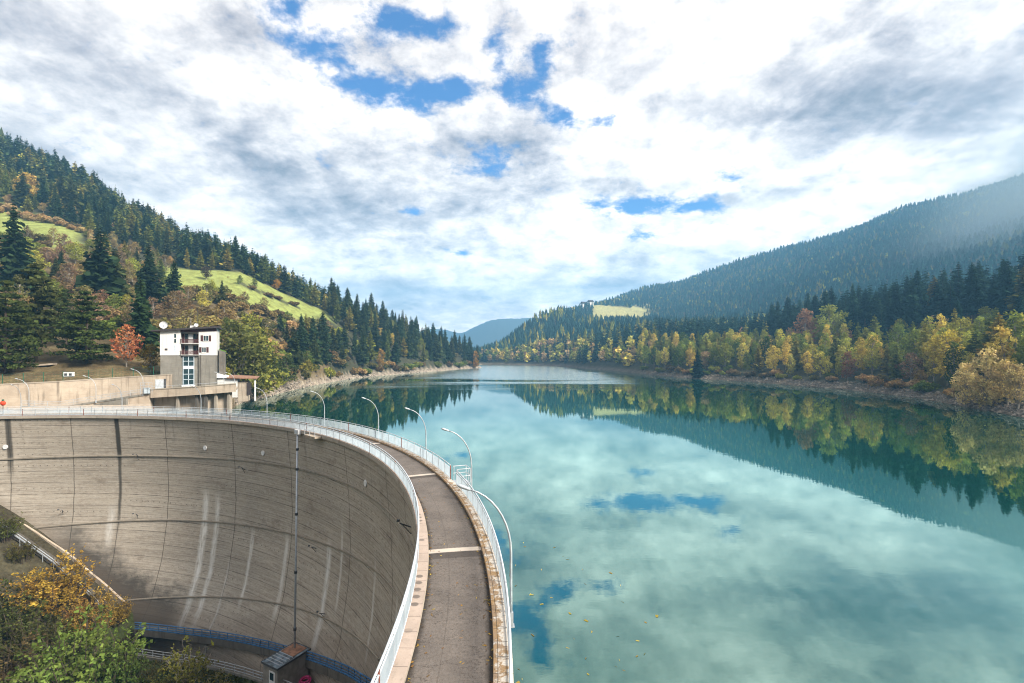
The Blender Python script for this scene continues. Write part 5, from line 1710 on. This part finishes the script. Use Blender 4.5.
# ------------------------------------------------------------------ woods too far to count
def far_templates():
    mid, low = [], []
    for i in range(5):
        Q, T, B = conifer(200 + i, 20.0, [3.6, 4.1, 3.2, 3.8, 4.4][i], 15, 7, .35, .05, 1, 1.0, powr=.72)
        mid.append((EMP3, Q / 20.0, T, 'c'))
    for i in range(4):
        Q, T, B = broadleaf(220 + i, 1.0, .27, 9, 11, .16, .12)
        mid.append((EMP3, Q, T, 'b'))
    r_ = np.random.default_rng(5)
    for i in range(6):
        tr, tt_ = [], []
        for lev in range(3):
            z0, z1, rr_ = (.05 + .27 * lev), (.52 + .24 * lev), (.19 - .05 * lev)
            n = 5; a0 = r_.uniform(0, 6)
            for k in range(n):
                a, b = a0 + k * 6.283 / n, a0 + (k + 1) * 6.283 / n
                ra, rb = rr_ * r_.uniform(.7, 1.3), rr_ * r_.uniform(.7, 1.3)
                tr.append([(ra * math.cos(a), ra * math.sin(a), z0 + r_.uniform(-.05, .05)), (rb * math.cos(b), rb * math.sin(b), z0 + r_.uniform(-.05, .05)), (r_.normal() * .01, r_.normal() * .01, z1)])
                tt_.append(r_.uniform(.7, 1.3))
        low.append((np.array(tr), EMP4, np.array(tt_), 'c'))
    for i in range(4):
        p = unit(r_.normal(size=(20, 3))) * np.array([.25, .25, .38]) * r_.uniform(.7, 1.1, (20, 1)) + np.array([0, 0, .52])
        low.append((EMP3, rcards(r_, p, .32), r_.uniform(.7, 1.3, 20), 'b'))
    return mid, low


MID, LOW = far_templates()


def wood(name, specs, label, lowfrom=650.0):
    """specs: (side, px range, t range, base spacing, tries, [(weight, 'c'/'b', colour key, hmin, hmax, wide)])"""
    TR, TT_, QD, QT = [], [], [], []
    cnt = 0
    for side, pxr, tr_, sp_, n, mix in specs:
        px = rng.uniform(*pxr, n); t = rng.uniform(*tr_, n)
        A, RR = (LA, LR) if side == 0 else (RA, RR_)
        az = np.arctan2(px - CX, F)
        rk = np.stack([np.interp(az, A, RR[:, k]) for k in range(RR.shape[1])], -1)
        i0 = np.clip(t.astype(int), 0, RR.shape[1] - 2); f_ = t - i0
        r_ = np.take_along_axis(rk, i0[:, None], 1)[:, 0] * (1 - f_) + np.take_along_axis(rk, i0[:, None] + 1, 1)[:, 0] * f_
        X, Y = r_ * np.sin(az), r_ * np.cos(az)
        z, tq, sd, ins = height(X, Y)
        w = fbm(X / 25, Y / 25, 21, 3)
        ml_, mr_ = meadow_mask(px, tq, sd, w)
        good = (sd == side) & (z > 1.5) & (ml_ + mr_ < .3)
        patch = fbm(X / 90, Y / 90, 33, 3)
        ws = np.array([m_[0] for m_ in mix], float)
        for i in np.nonzero(good)[0]:
            s_ = sp_ * (1 + max(0, r_[i] - 600) / 2500)
            if not G.ok(X[i], Y[i], s_): continue
            G.add(X[i], Y[i])
            ww = ws.copy()
            ww[1:] *= np.clip(1 + 3.0 * patch[i], .15, 3)
            m_ = mix[rng.choice(len(mix), p=ww / ww.sum())]
            pool = [q for q in (MID if r_[i] < lowfrom else LOW) if q[3] == m_[1]]
            q = pool[rng.integers(len(pool))]
            hgt = rng.uniform(m_[3], m_[4]); wd = m_[5] * rng.uniform(.7, 1.45) * (.35 * hgt + .65 * (m_[3] + m_[4]) / 2)
            a = rng.uniform(0, 6.283); ca_, sa = math.cos(a), math.sin(a)
            Rm = np.array([[ca_ * wd, sa * wd, 0], [-sa * wd, ca_ * wd, 0], [0, 0, hgt]])
            c = np.array(COLS[m_[2]][rng.integers(len(COLS[m_[2]]))]) * rng.uniform(.8, 1.25)
            o_ = np.array([X[i], Y[i], z[i] - .3])
            cnt += 1
            if len(q[0]):
                TR.append(q[0] @ Rm + o_); TT_.append(q[2][:, None] * c)
            else:
                QD.append(q[1] @ Rm + o_); QT.append(q[2][:, None] * c)
    TR = np.concatenate(TR) if TR else EMP3; QD = np.concatenate(QD) if QD else EMP4
    TT_ = np.concatenate(TT_) if TT_ else np.zeros((0, 3)); QT = np.concatenate(QT) if QT else np.zeros((0, 3))
    me_ = soup(name, TR, QD, TT_, QT, np.zeros(len(TR)), np.zeros(len(QD)), [M['woodland']])
    print(name, cnt, len(TR), len(QD))
    return tag(link(name, me_), label, 'wood', kind='stuff')


wood('upper_wood', [(0, (-420, -45), (1.4, 2.9), 7.5, 3000, [(3, 'b', 'brown', 6, 10, 1.3), (1, 'b', 'olive', 7, 11, 1.2), (1, 'c', 'spruce', 11, 18, 1.2)]),
    (0, (-500, -40), (4.0, 5.2), 8.0, 5000, [(6, 'c', 'spruce', 11, 19, 1.3), (3.0, 'c', 'larch', 10, 17, 1.3)]),
    (0, (-60, 336), (4.3, 5.7), 5.5, 12000, [(6, 'c', 'spruce', 11, 19, 1.3), (3.0, 'c', 'larch', 10, 17, 1.3), (.15, 'b', 'yellow', 9, 13, 1.1)])],
     'dense conifer forest with yellow larches covering the upper left hillside')
wood('far_shore_wood', [(1, (432, 645), (1.1, 2.3), 7.5, 3600, [(2.2, 'c', 'cold', 14, 22, 1.0), (2, 'b', 'yellow', 9, 15, 1.1), (1.6, 'b', 'tan', 9, 14, 1.1), (1.6, 'b', 'olive', 9, 15, 1.1), (1.4, 'c', 'larch', 13, 19, 1.1)]),
                        (1, (645, 790), (2.3, 3.6), 7.0, 2600, [(5, 'c', 'cold', 16, 24, 1.0), (1.3, 'c', 'larch', 14, 20, 1.1), (.5, 'b', 'pink', 9, 13, 1.1)])],
     'mixed autumn wood along the far shore of the lake', 780)
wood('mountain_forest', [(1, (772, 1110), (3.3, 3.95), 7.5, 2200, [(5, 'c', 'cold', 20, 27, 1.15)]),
                         (1, (432, 645), (2.3, 4.4), 7.0, 11000, [(6, 'c', 'hazeblue', 12, 18, 1.15), (1.4, 'c', 'larch', 14, 20, 1.1)]),
                         (1, (432, 645), (4.4, 7.3), 7.4, 26000, [(6, 'c', 'hazeblue', 11, 15, 1.25), (1.2, 'c', 'larch', 11, 15, 1.2), (.2, 'b', 'yellow', 8, 12, 1.2)]),
                         (1, (645, 1110), (3.6, 5.0), 6.6, 18000, [(5, 'c', 'hazeblue', 10, 16, 1.25), (2.0, 'c', 'fadedlarch', 9, 14, 1.25), (.25, 'b', 'olive', 7, 10, 1.2)]),
                         (1, (645, 1110), (5.0, 7.35), 5.3, 90000, [(6, 'c', 'hazeblue', 7, 12, 1.45), (1.5, 'c', 'fadedlarch', 6, 10, 1.45), (.12, 'b', 'olive', 6, 9, 1.2)])],
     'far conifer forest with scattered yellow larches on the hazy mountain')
mark(628, 1190, 305, 'broad', 'rust', 'lone reddish tree in the far clearing on the mountain', wide=1.6, rgb=(.16, .07, .04))
# farmhouses by the clearing
for px, Y, w_, lb in ((584, 1180, 13, 'left of two tiny white farmhouses above the far clearing'), (590.5, 1200, 11, 'right of two tiny white farmhouses above the far clearing')):
    X = xx(Y, px); z = h1(X, Y)
    o = empty('farmhouse', (X, Y, z), .4, lb, 'farmhouse')
    MB().box((0, 0, 5), (w_, 10, 12)).build('wall', M['white'], o)
    MB().prism([(-w_ / 2 - 1, -6.5), (w_ / 2 + 1, -6.5), (w_ / 2 + 1, 6.5), (-w_ / 2 - 1, 6.5)], 11, [11.5] * 4).face([(-w_ / 2 - 1, -6.5, 11.5), (w_ / 2 + 1, -6.5, 11.5), (w_ / 2 + 1, 0, 15.5), (-w_ / 2 - 1, 0, 15.5)])
    mb = MB()
    hw = w_ / 2 + 1
    mb.face([(-hw, -6.5, 11.2), (hw, -6.5, 11.2), (hw, 0, 15.5), (-hw, 0, 15.5)]); mb.face([(hw, 6.5, 11.2), (-hw, 6.5, 11.2), (-hw, 0, 15.5), (hw, 0, 15.5)])
    mb.face([(-hw, 6.5, 11.2), (-hw, -6.5, 11.2), (-hw, 0, 15.5)]); mb.face([(hw, -6.5, 11.2), (hw, 6.5, 11.2), (hw, 0, 15.5)])
    mb.face([(-hw, -6.5, 11.2), (-hw, 6.5, 11.2), (hw, 6.5, 11.2), (hw, -6.5, 11.2)])
    mb.build('roof', M['roofdark'], o)

# ------------------------------------------------------------------ shore stones
def stones(name, specs, label):
    r_ = np.random.default_rng(91)
    base = []
    for i in range(5):
        v_ = unit(r_.normal(size=(14, 3)))
        import bmesh
        bm = bmesh.new()
        for p in v_: bm.verts.new(tuple(p * r_.uniform(.75, 1.1) * np.array([1, .8, .6])))
        bmesh.ops.convex_hull(bm, input=bm.verts)
        bmesh.ops.triangulate(bm, faces=bm.faces)
        base.append(np.array([[tuple(v.co) for v in f.verts] for f in bm.faces])); bm.free()
    TR = []
    for side, pxr, tr_, n, smin, smax in specs:
        for _ in range(n):
            px = r_.uniform(*pxr); t = r_.uniform(*tr_)
            X, Y = at_t(px, t, side)
            z = h1(X, Y); s_ = smin + (smax - smin) * r_.uniform() ** 3
            a = r_.uniform(0, 6.28)
            Rm = np.array([[math.cos(a), math.sin(a), 0], [-math.sin(a), math.cos(a), 0], [0, 0, 1]]) * s_
            TR.append(base[r_.integers(5)] @ Rm + np.array([X, Y, z]))
    TR = np.concatenate(TR)
    me_ = soup(name, TR, EMP4, np.ones(len(TR)), [], np.zeros(len(TR)), np.zeros(0), [M['rock']])
    return tag(link(name, me_), label, 'stones', kind='stuff')


stones('shore_stones', [(0, (222, 300), (-.0, 1.25), 700, .2, 1.2), (0, (300, 480), (0, 1.1), 700, .25, 1.1), (1, (640, 1062), (0, .9), 2200, .2, 1.0)], 'broken pale stones along the bare lake rim')

# ------------------------------------------------------------------ plants in the gorge at lower left
def shoots(seed, h, n, leaf, per, spread=.55, twigs=5):
    """a bush of upright stems with leaves strung along them"""
    r_ = np.random.default_rng(seed)
    br, Q, T = [], [], []
    for k in range(n):
        a = r_.uniform(0, 6.283); ln = h * r_.uniform(.45, 1.0) ** .8; s_ = spread * math.sqrt(r_.uniform(.02, 1))
        if r_.uniform() < .12: ln *= 1.1
        o0 = np.array([math.cos(a), math.sin(a), 0]) * s_ * h * .35
        out_ = np.array([math.cos(a), math.sin(a), 0]) * s_ * h
        zt = ln * (1 - .45 * (s_ / spread) ** 2)
        P0, P1, P2 = o0 + np.array([0, 0, -.4]), o0 + out_ * .3 + np.array([0, 0, zt * .5]), o0 * .6 + out_ * .75 + r_.normal(size=3) * h * .04 + np.array([0, 0, zt])
        br.append(([P0, P1, P2], [.04, .025, .008]))
        tint = r_.uniform(.6, 1.35)
        for q in range(twigs):
            f_ = r_.uniform(.3, 1)
            c_ = (1 - f_) ** 2 * P0 + 2 * f_ * (1 - f_) * P1 + f_ ** 2 * P2
            e = c_ + r_.normal(size=3) * h * .075 + np.array([0, 0, h * .05])
            br.append(([c_, (c_ + e) / 2, e], [.012, .009, .005]))
            m_ = max(2, int(per * r_.uniform(.4, 1.3)))
            pts_ = c_ + (e - c_) * r_.uniform(.1, 1.15, (m_, 1)) + r_.normal(size=(m_, 3)) * h * .018
            Q.append(rcards(r_, pts_, leaf, .3)); T.append(tint * r_.uniform(.6, 1.35, m_))
    return np.concatenate(Q), np.concatenate(T), tubes(br, 4)


lib('nearshrub', 'shrub', [shoots(80 + i, 4, [62, 50][i], .10, 16, [.62, .5][i], 6) for i in range(2)])
lib('broadbush', 'leafy_bush', [shoots(84, 4, 66, .12, 14, .62, 6)])


def bareplant(seed, h, n=16):
    r_ = np.random.default_rng(seed)
    br, Q, T = [], [], []
    for k in range(n):
        a = r_.uniform(0, 6.283); ln = h * r_.uniform(.5, 1.0); s_ = r_.uniform(.15, .6)
        p0 = np.array([r_.normal() * .15, r_.normal() * .15, -.3])
        p1 = np.array([math.cos(a) * s_ * ln * .35, math.sin(a) * s_ * ln * .35, ln * .5]); p2 = np.array([math.cos(a) * s_ * ln, math.sin(a) * s_ * ln, ln * .95])
        br.append(([p0, p1, p2], [.045, .03, .01]))
        for q in range(7):
            f_ = r_.uniform(.4, 1); c_ = p1 + (p2 - p1) * (f_ * 2 - 1) if f_ > .5 else p0 + (p1 - p0) * f_ * 2
            e = c_ + r_.normal(size=3) * ln * .13 + np.array([0, 0, ln * .06])
            br.append(([c_, (c_ + e) / 2 + r_.normal(size=3) * .05, e], [.015, .011, .006]))
            pts_ = c_ + (e - c_) * r_.uniform(.3, 1.1, (9, 1)) + r_.normal(size=(9, 3)) * .12
            Q.append(rcards(r_, pts_, .17)); T.append(r_.uniform(.6, 1.3, 9))
    return np.concatenate(Q), np.concatenate(T), tubes(br, 4)


lib('sapling', 'sapling', [bareplant(90, 4.5)], 'palebark')
CAT['leafy_bush'] = 'bush'; CAT['sapling'] = 'sapling'


def near(px, py, top, kind, label, rgb, wide=1.0, group=None, y0=38):
    X, Y, z = hit(px, py, y0, 110)
    hgt = (py - top) / F * Y
    rr_ = plant(kind, None, X, Y, hgt, label, group, wide, z, rgb)
    return rr_


near(80, 700, 612, 'broadbush', 'bright green large leaved bush at the lower left corner', (.15, .205, .045), .95)
near(46, 705, 640, 'broadbush', 'bright green bush left below the large leaved bush', (.12, .165, .04), 1.0)
near(112, 700, 640, 'broadbush', 'smaller bright green bush right of the large leaved bush', (.14, .19, .045), .85)
near(52, 612, 553, 'nearshrub', 'golden yellow bush beside the slanting flank kerb', (.34, .23, .045), 1.05)
near(92, 632, 588, 'nearshrub', 'small golden bush below the slanting flank kerb', (.32, .20, .05), .9)
near(78, 626, 596, 'nearshrub', 'little orange tan bush above the bright green bush', (.42, .24, .08), 1.0)
near(116, 622, 598, 'nearshrub', 'tiny golden bush near the lower end of the kerb', (.28, .19, .045), 1.0)
near(12, 645, 580, 'nearshrub', 'dark olive bush at the left edge under the stairs', (.075, .085, .026), 1.1)
near(36, 660, 600, 'nearshrub', 'dark olive bush between golden bush and bright green bush', (.10, .10, .03), 1.1)
near(8, 695, 640, 'nearshrub', 'brownish bush in the lower left corner', (.13, .095, .04), 1.1)
near(5, 538, 507, 'nearshrub', 'green bush at the top end of the flank kerb', (.095, .11, .028), 1.1)
near(22, 560, 538, 'nearshrub', 'olive scrub beside the top of the service stairs', (.13, .11, .03), 1.0)
near(132, 655, 628, 'nearshrub', 'dark brown scrub in the hollow at the kerb foot', (.075, .06, .03), 1.2)
near(188, 700, 634, 'sapling', 'pale stemmed sapling with few yellow leaves on the dark grass', (.26, .24, .05), .8)
near(160, 705, 668, 'nearshrub', 'low yellowish bush at the foot of the pale sapling', (.16, .15, .035), 1.2)
near(220, 705, 668, 'sapling', 'smaller twiggy sapling right of the pale stemmed one', (.20, .18, .05), 1.0)
for k in range(26):
    pxk, pyk = random.uniform(-30, 120), random.uniform(560, 700)
    X, Y, z = hit(pxk, pyk, 38, 110)
    if s_of(X, Y) < 2 or math.hypot(X - C0[0], Y - C0[1]) > 62: continue
    plant('nearshrub', None, X, Y, random.uniform(1.2, 2.6), 'low dark scrub bush filling the left bank of the gorge', 'scrub bushes on the gorge bank', 1.3, z, random.choice([(.05, .055, .018), (.07, .06, .02), (.10, .075, .025), (.045, .05, .018)]))
# rough grass on the gorge floor
r_ = np.random.default_rng(3)
n = 26000
th_ = np.radians(r_.uniform(25, 100, n)); rr_ = r_.uniform(36, 62, n)
X, Y = C0[0] + rr_ * np.cos(th_), C0[1] + rr_ * np.sin(th_)
z = height(X, Y)[0]
lim = np.interp(np.arange(20, 111), _tt, _tr) - .4
okm = rr_ < np.interp(np.degrees(th_), np.arange(20, 111), lim)
p = np.stack([X, Y, z + .08], 1)[okm]
hgt = r_.uniform(.12, .38, len(p)); d = r_.normal(size=(len(p), 3)) * .35; d[:, 2] = 1
b = unit(np.cross(d, r_.normal(size=(len(p), 3))))
Q = cards(p + d * hgt[:, None] * .4, d * hgt[:, None] * .5, b * .10, .8)
base = np.where(fbm(p[:, 0] / 4, p[:, 1] / 4, 5, 3)[:, None] > .1, np.array([.10, .085, .03]), np.array([.05, .065, .018]))
me_ = soup('rough_grass', EMP3, Q, np.zeros((0, 3)), base * r_.uniform(.6, 1.3, (len(p), 1)), np.zeros(0), np.zeros(len(Q)), [M['woodland']])
tag(link('rough_grass', me_), 'dark rough grass on the gorge floor below the dam', 'grass', kind='stuff')

def litter(name, pts, size, cols, label, flat=.9):
    r2 = np.random.default_rng(17)
    pts = np.asarray(pts, float)
    Q = rcards(r2, pts, size, flat)
    Q[..., 2] = pts[:, None, 2] + (Q[..., 2] - pts[:, None, 2]) * .12
    c_ = np.array(cols)[r2.integers(len(cols), size=len(pts))] * r2.uniform(.6, 1.2, (len(pts), 1))
    me_ = soup(name, EMP3, Q, np.zeros((0, 3)), c_, np.zeros(0), np.zeros(len(Q)), [M['woodland']])
    return tag(link(name, me_), label, 'leaves', kind='stuff')


r_ = np.random.default_rng(8)
P_ = []
for k in range(900):
    t = r_.uniform(-3, 50)
    rr3 = r_.choice([67.14 + abs(r_.normal()) * .18, 69.82 - abs(r_.normal()) * .16, r_.uniform(67.2, 69.8)], p=[.4, .45, .15])
    P_.append((*ring(t, rr3), CREST - .105))
litter('fallen_leaves', P_, .085, [(.30, .17, .05), (.36, .25, .06), (.18, .10, .04), (.12, .08, .045)], 'small fallen autumn leaves along the edges of the crest road')
P_ = []
for k in range(110):
    t = r_.uniform(-6, 20); P_.append((*ring(t, 71.2 + 9 * r_.uniform() ** 2), 0.012))
litter('floating_leaves', P_, .17, [(.45, .36, .07), (.38, .30, .06), (.30, .20, .05)], 'yellow leaves floating on the water beside the dam', 1.0)

# ------------------------------------------------------------------ sky
SUN_AZ, SUN_EL = 116.0, 38.0
w = bpy.data.worlds.new('World'); sc.world = w; w.use_nodes = True
nt = NT(w.node_tree)
for n_ in list(nt.n): nt.n.remove(n_)
out = nt.new('ShaderNodeOutputWorld'); bg = nt.new('ShaderNodeBackground'); nt.l.new(bg.outputs[0], out.inputs[0])
bg.inputs[1].default_value = 0.10
sky = nt.new('ShaderNodeTexSky', sky_type='NISHITA', sun_disc=False)
sky.sun_elevation = R(SUN_EL); sky.sun_rotation = R(SUN_AZ); sky.altitude = 1050; sky.dust_density = .6
tc = nt.new('ShaderNodeTexCoord')
sp = nt.new('ShaderNodeSeparateXYZ'); nt.l.new(tc.outputs['Generated'], sp.inputs[0])
KZ = 0.30
zc = nt.math('ADD', nt.math('MAXIMUM', sp.outputs[2], 0.0), KZ)
cb_ = nt.new('ShaderNodeCombineXYZ')
nt.l.new(nt.math('DIVIDE', sp.outputs[0], zc), cb_.inputs[0]); nt.l.new(nt.math('DIVIDE', sp.outputs[1], zc), cb_.inputs[1])
P2 = cb_.outputs[0]


def skyp(px, py):
    v_ = np.array([(px - CX) / F, 1.0, (HY - py) / F]); v_ /= np.linalg.norm(v_)
    return v_[0] / (max(v_[2], 0) + KZ), v_[1] / (max(v_[2], 0) + KZ)


def blob(px, py, rx, ry):
    x0, y0 = skyp(px, py)
    ax, ay = skyp(px + rx, py); bx, by = skyp(px, py - ry)
    # local frame: a column for the horizontal and one for the vertical radius
    Mx = np.linalg.inv(np.array([[ax - x0, bx - x0], [ay - y0, by - y0]]))
    dx = nt.math('SUBTRACT', cb2x, x0); dy = nt.math('SUBTRACT', cb2y, y0)
    u = nt.math('ADD', nt.math('MULTIPLY', dx, float(Mx[0, 0])), nt.math('MULTIPLY', dy, float(Mx[0, 1])))
    v_ = nt.math('ADD', nt.math('MULTIPLY', dx, float(Mx[1, 0])), nt.math('MULTIPLY', dy, float(Mx[1, 1])))
    d2 = nt.math('ADD', nt.math('MULTIPLY', u, u), nt.math('MULTIPLY', v_, v_))
    return nt.math('POWER', 2.718, nt.math('MULTIPLY', d2, -1.0))


s2 = nt.new('ShaderNodeSeparateXYZ'); nt.l.new(P2, s2.inputs[0])
cb2x, cb2y = s2.outputs[0], s2.outputs[1]
nA = nt.noise(nt.vmath('ADD', P2, (3.7, 1.2, 0)), 2.0, 9, 0.55, 0.1)
nB = nt.noise(nt.vmath('ADD', P2, (9.1, 4.2, 2.0)), 5.5, 10, 0.62, 0.15)
nC = nt.noise(nt.vmath('ADD', P2, (1.1, 7.7, 5.0)), 0.9, 6, 0.55, 0.1)
nD = nt.noise(nt.vmath('ADD', P2, (5.1, 2.7, 8.0)), 15.0, 10, 0.66, 0.1)
cover = nt.math('ADD', nt.math('MULTIPLY', nB, 0.45), nt.math('MULTIPLY', nD, 0.55))
def dens(p):
    a_ = nt.noise(nt.vmath('ADD', p, (2.2, 6.1, 3)), 2.6, 3, 0.5, 0.2)
    b_ = nt.noise(nt.vmath('ADD', p, (7.7, 1.3, 6)), 7.0, 9, 0.60, 0.25)
    return nt.math('ADD', nt.math('MULTIPLY', a_, 0.5), nt.math('MULTIPLY', b_, 0.5))
d0 = dens(P2)
d1 = dens(nt.vmath('ADD', P2, (0.060, -0.020, 0.0)))
lit = nt.math('SUBTRACT', d0, d1)       # sunward flanks of the cloud are brighter
gaps = None
for g_ in ((285, 10, 30, 26), (315, 45, 34, 22), (352, 78, 40, 22), (400, 100, 52, 22), (455, 92, 40, 20), (500, 50, 17, 34), (540, 62, 20, 36), (520, 95, 20, 20), (488, 162, 44, 18), (608, 204, 32, 13), (660, 207, 42, 10),
           (708, 205, 26, 12), (726, 174, 16, 10), (414, 212, 18, 7), (463, 254, 10, 4), (612, 122, 22, 14), (390, 22, 34, 22), (440, 30, 34, 18), (640, 235, 20, 5), (560, 120, 22, 12)):
    b_ = blob(*g_)
    gaps = b_ if gaps is None else nt.math('ADD', gaps, b_)
cov = nt.math('SUBTRACT', nt.math('ADD', nt.math('MULTIPLY', nt.math('SUBTRACT', cover, 0.5), 5.6), 1.36), nt.math('MULTIPLY', gaps, 1.18))
mask = nt.smooth(cov, -0.10, 0.95)
gaps = nt.math('MINIMUM', gaps, 1.15)
dark = None
for px, py, rx, ry, k in ((900, 100, 150, 34, 1.0), (985, 120, 90, 28, .75), (790, 120, 60, 34, .8), (870, 140, 90, 16, .7), (740, 200, 40, 8, .8), (680, 85, 60, 34, .5), (650, 60, 60, 24, .35),
                          (770, 190, 40, 8, .7), (690, 243, 60, 8, .6), (100, 160, 260, 60, .18), (260, 210, 200, 34, .15), (60, 60, 140, 50, .14), (420, 290, 160, 14, .35), (620, 290, 60, 10, .35), (470, 40, 40, 25, .2)):
    b_ = nt.math('MULTIPLY', blob(px, py, rx, ry), k)
    dark = b_ if dark is None else nt.math('ADD', dark, b_)
dark = nt.math('MINIMUM', dark, 1.0)
glow = nt.math('ADD', nt.math('MULTIPLY', blob(1010, 60, 190, 80), 0.16), nt.math('MULTIPLY', blob(560, 250, 330, 60), 0.10))
val = nt.math('ADD', nt.smooth(d0, 0.36, 0.64, 0.86, 0.52), nt.math('MULTIPLY', lit, 1.7))
val = nt.math('ADD', val, nt.smooth(nA, 0.3, 0.7, -0.10, 0.10))
val = nt.math('ADD', val, nt.math('ADD', nt.smooth(nD, 0.28, 0.72, -0.07, 0.07), nt.smooth(nB, 0.30, 0.70, -0.10, 0.10)))
val = nt.math('ADD', nt.math('ADD', val, glow), nt.smooth(sp.outputs[2], 0.28, 0.04, 0.0, 0.24))
dk = nt.math('MULTIPLY', dark, nt.smooth(nt.math('ADD', d0, nt.math('MULTIPLY', nt.math('SUBTRACT', nB, 0.5), 0.5)), 0.36, 0.60, 0.12, 1.0))
val = nt.math('MULTIPLY', val, nt.math('SUBTRACT', 1.0, nt.math('MULTIPLY', dk, 0.52)))
val = nt.math('MULTIPLY', nt.math('POWER', nt.math('MAXIMUM', val, 0.2), 1.75), 0.98)
tintc = nt.mix(nt.smooth(val, 0.15, 0.5), (1.13, 0.975, 0.975), (1.10, 0.98, 0.90))
cl = nt.vmath('SCALE', tintc, scale=nt.math('MULTIPLY', val, 10.0))
blue = nt.mix(1.0, sky.outputs[0], (0.24, 0.56, 0.92), 'MULTIPLY')
colw = nt.mix(mask, blue, cl, clampf=True)
nt.l.new(colw, bg.inputs[0])

sd_ = bpy.data.lights.new('sun', 'SUN'); so = bpy.data.objects.new('sun', sd_); COL.objects.link(so)
sd_.energy = 4.6; sd_.angle = R(16); sd_.color = (1.0, .93, .82)
sdir = Vector((math.sin(R(SUN_AZ)) * math.cos(R(SUN_EL)), math.cos(R(SUN_AZ)) * math.cos(R(SUN_EL)), math.sin(R(SUN_EL))))
so.rotation_euler = sdir.to_track_quat('Z', 'Y').to_euler()
so.location = (300, 0, 300)

# ------------------------------------------------------------------ haze
m, nt, out = newmat('haze_air')
pv = nt.new('ShaderNodeVolumePrincipled')
pv.inputs['Color'].default_value = (0.24, 0.60, 1.0, 1)
pv.inputs['Density'].default_value = 0.00034
pv.inputs['Anisotropy'].default_value = 0.1
nt.l.new(pv.outputs[0], out.inputs['Volume'])
hz = MB().box((0, 0, 270), (9200, 9200, 660)).build('haze', m)
tag(hz, 'thin blue haze in the valley air', 'haze', kind='stuff')

m, nt, out = newmat('sunbeam_haze')
tc = nt.new('ShaderNodeTexCoord'); sx = nt.new('ShaderNodeSeparateXYZ'); nt.l.new(tc.outputs['Object'], sx.inputs[0])
g2 = nt.math('ADD', nt.math('POWER', nt.math('DIVIDE', sx.outputs[0], 62), 2), nt.math('POWER', nt.math('DIVIDE', sx.outputs[1], 60), 2))
g2 = nt.math('ADD', g2, nt.math('POWER', nt.math('DIVIDE', sx.outputs[2], 125), 2))
den = nt.math('MULTIPLY', nt.math('POWER', 2.718, nt.math('MULTIPLY', g2, -1.0)), 0.014)
pv = nt.new('ShaderNodeVolumePrincipled'); pv.inputs['Color'].default_value = (0.60, 0.84, 1.0, 1)
nt.l.new(den, pv.inputs['Density']); nt.l.new(pv.outputs[0], out.inputs['Volume'])
ms_ = MB().box((0, 0, 0), (300, 290, 560)).build('sunbeam', m)  # added volume, slanted and softened to stand in for a beam of sunlight
ms_.location = (xx(640, 1020), 640, zz(640, 225)); ms_.rotation_euler = (0, R(38), 0)
tag(ms_, 'sunbeam built as a slanted body of pale haze before the mountain at the right', 'sunbeam', kind='stuff')

# ------------------------------------------------------------------ render settings
sc.view_settings.view_transform = 'Standard'
sc.view_settings.look = 'None'
sc.view_settings.exposure = 1.22
sc.view_settings.gamma = 1.0
cy = sc.cycles
cy.max_bounces = 5; cy.diffuse_bounces = 2; cy.glossy_bounces = 3; cy.transmission_bounces = 3; cy.volume_bounces = 0; cy.transparent_max_bounces = 6
cy.use_denoising = True
cy.filter_width = 1.1
cy.sample_clamp_indirect = 6.0
cy.caustics_reflective = False; cy.caustics_refractive = False
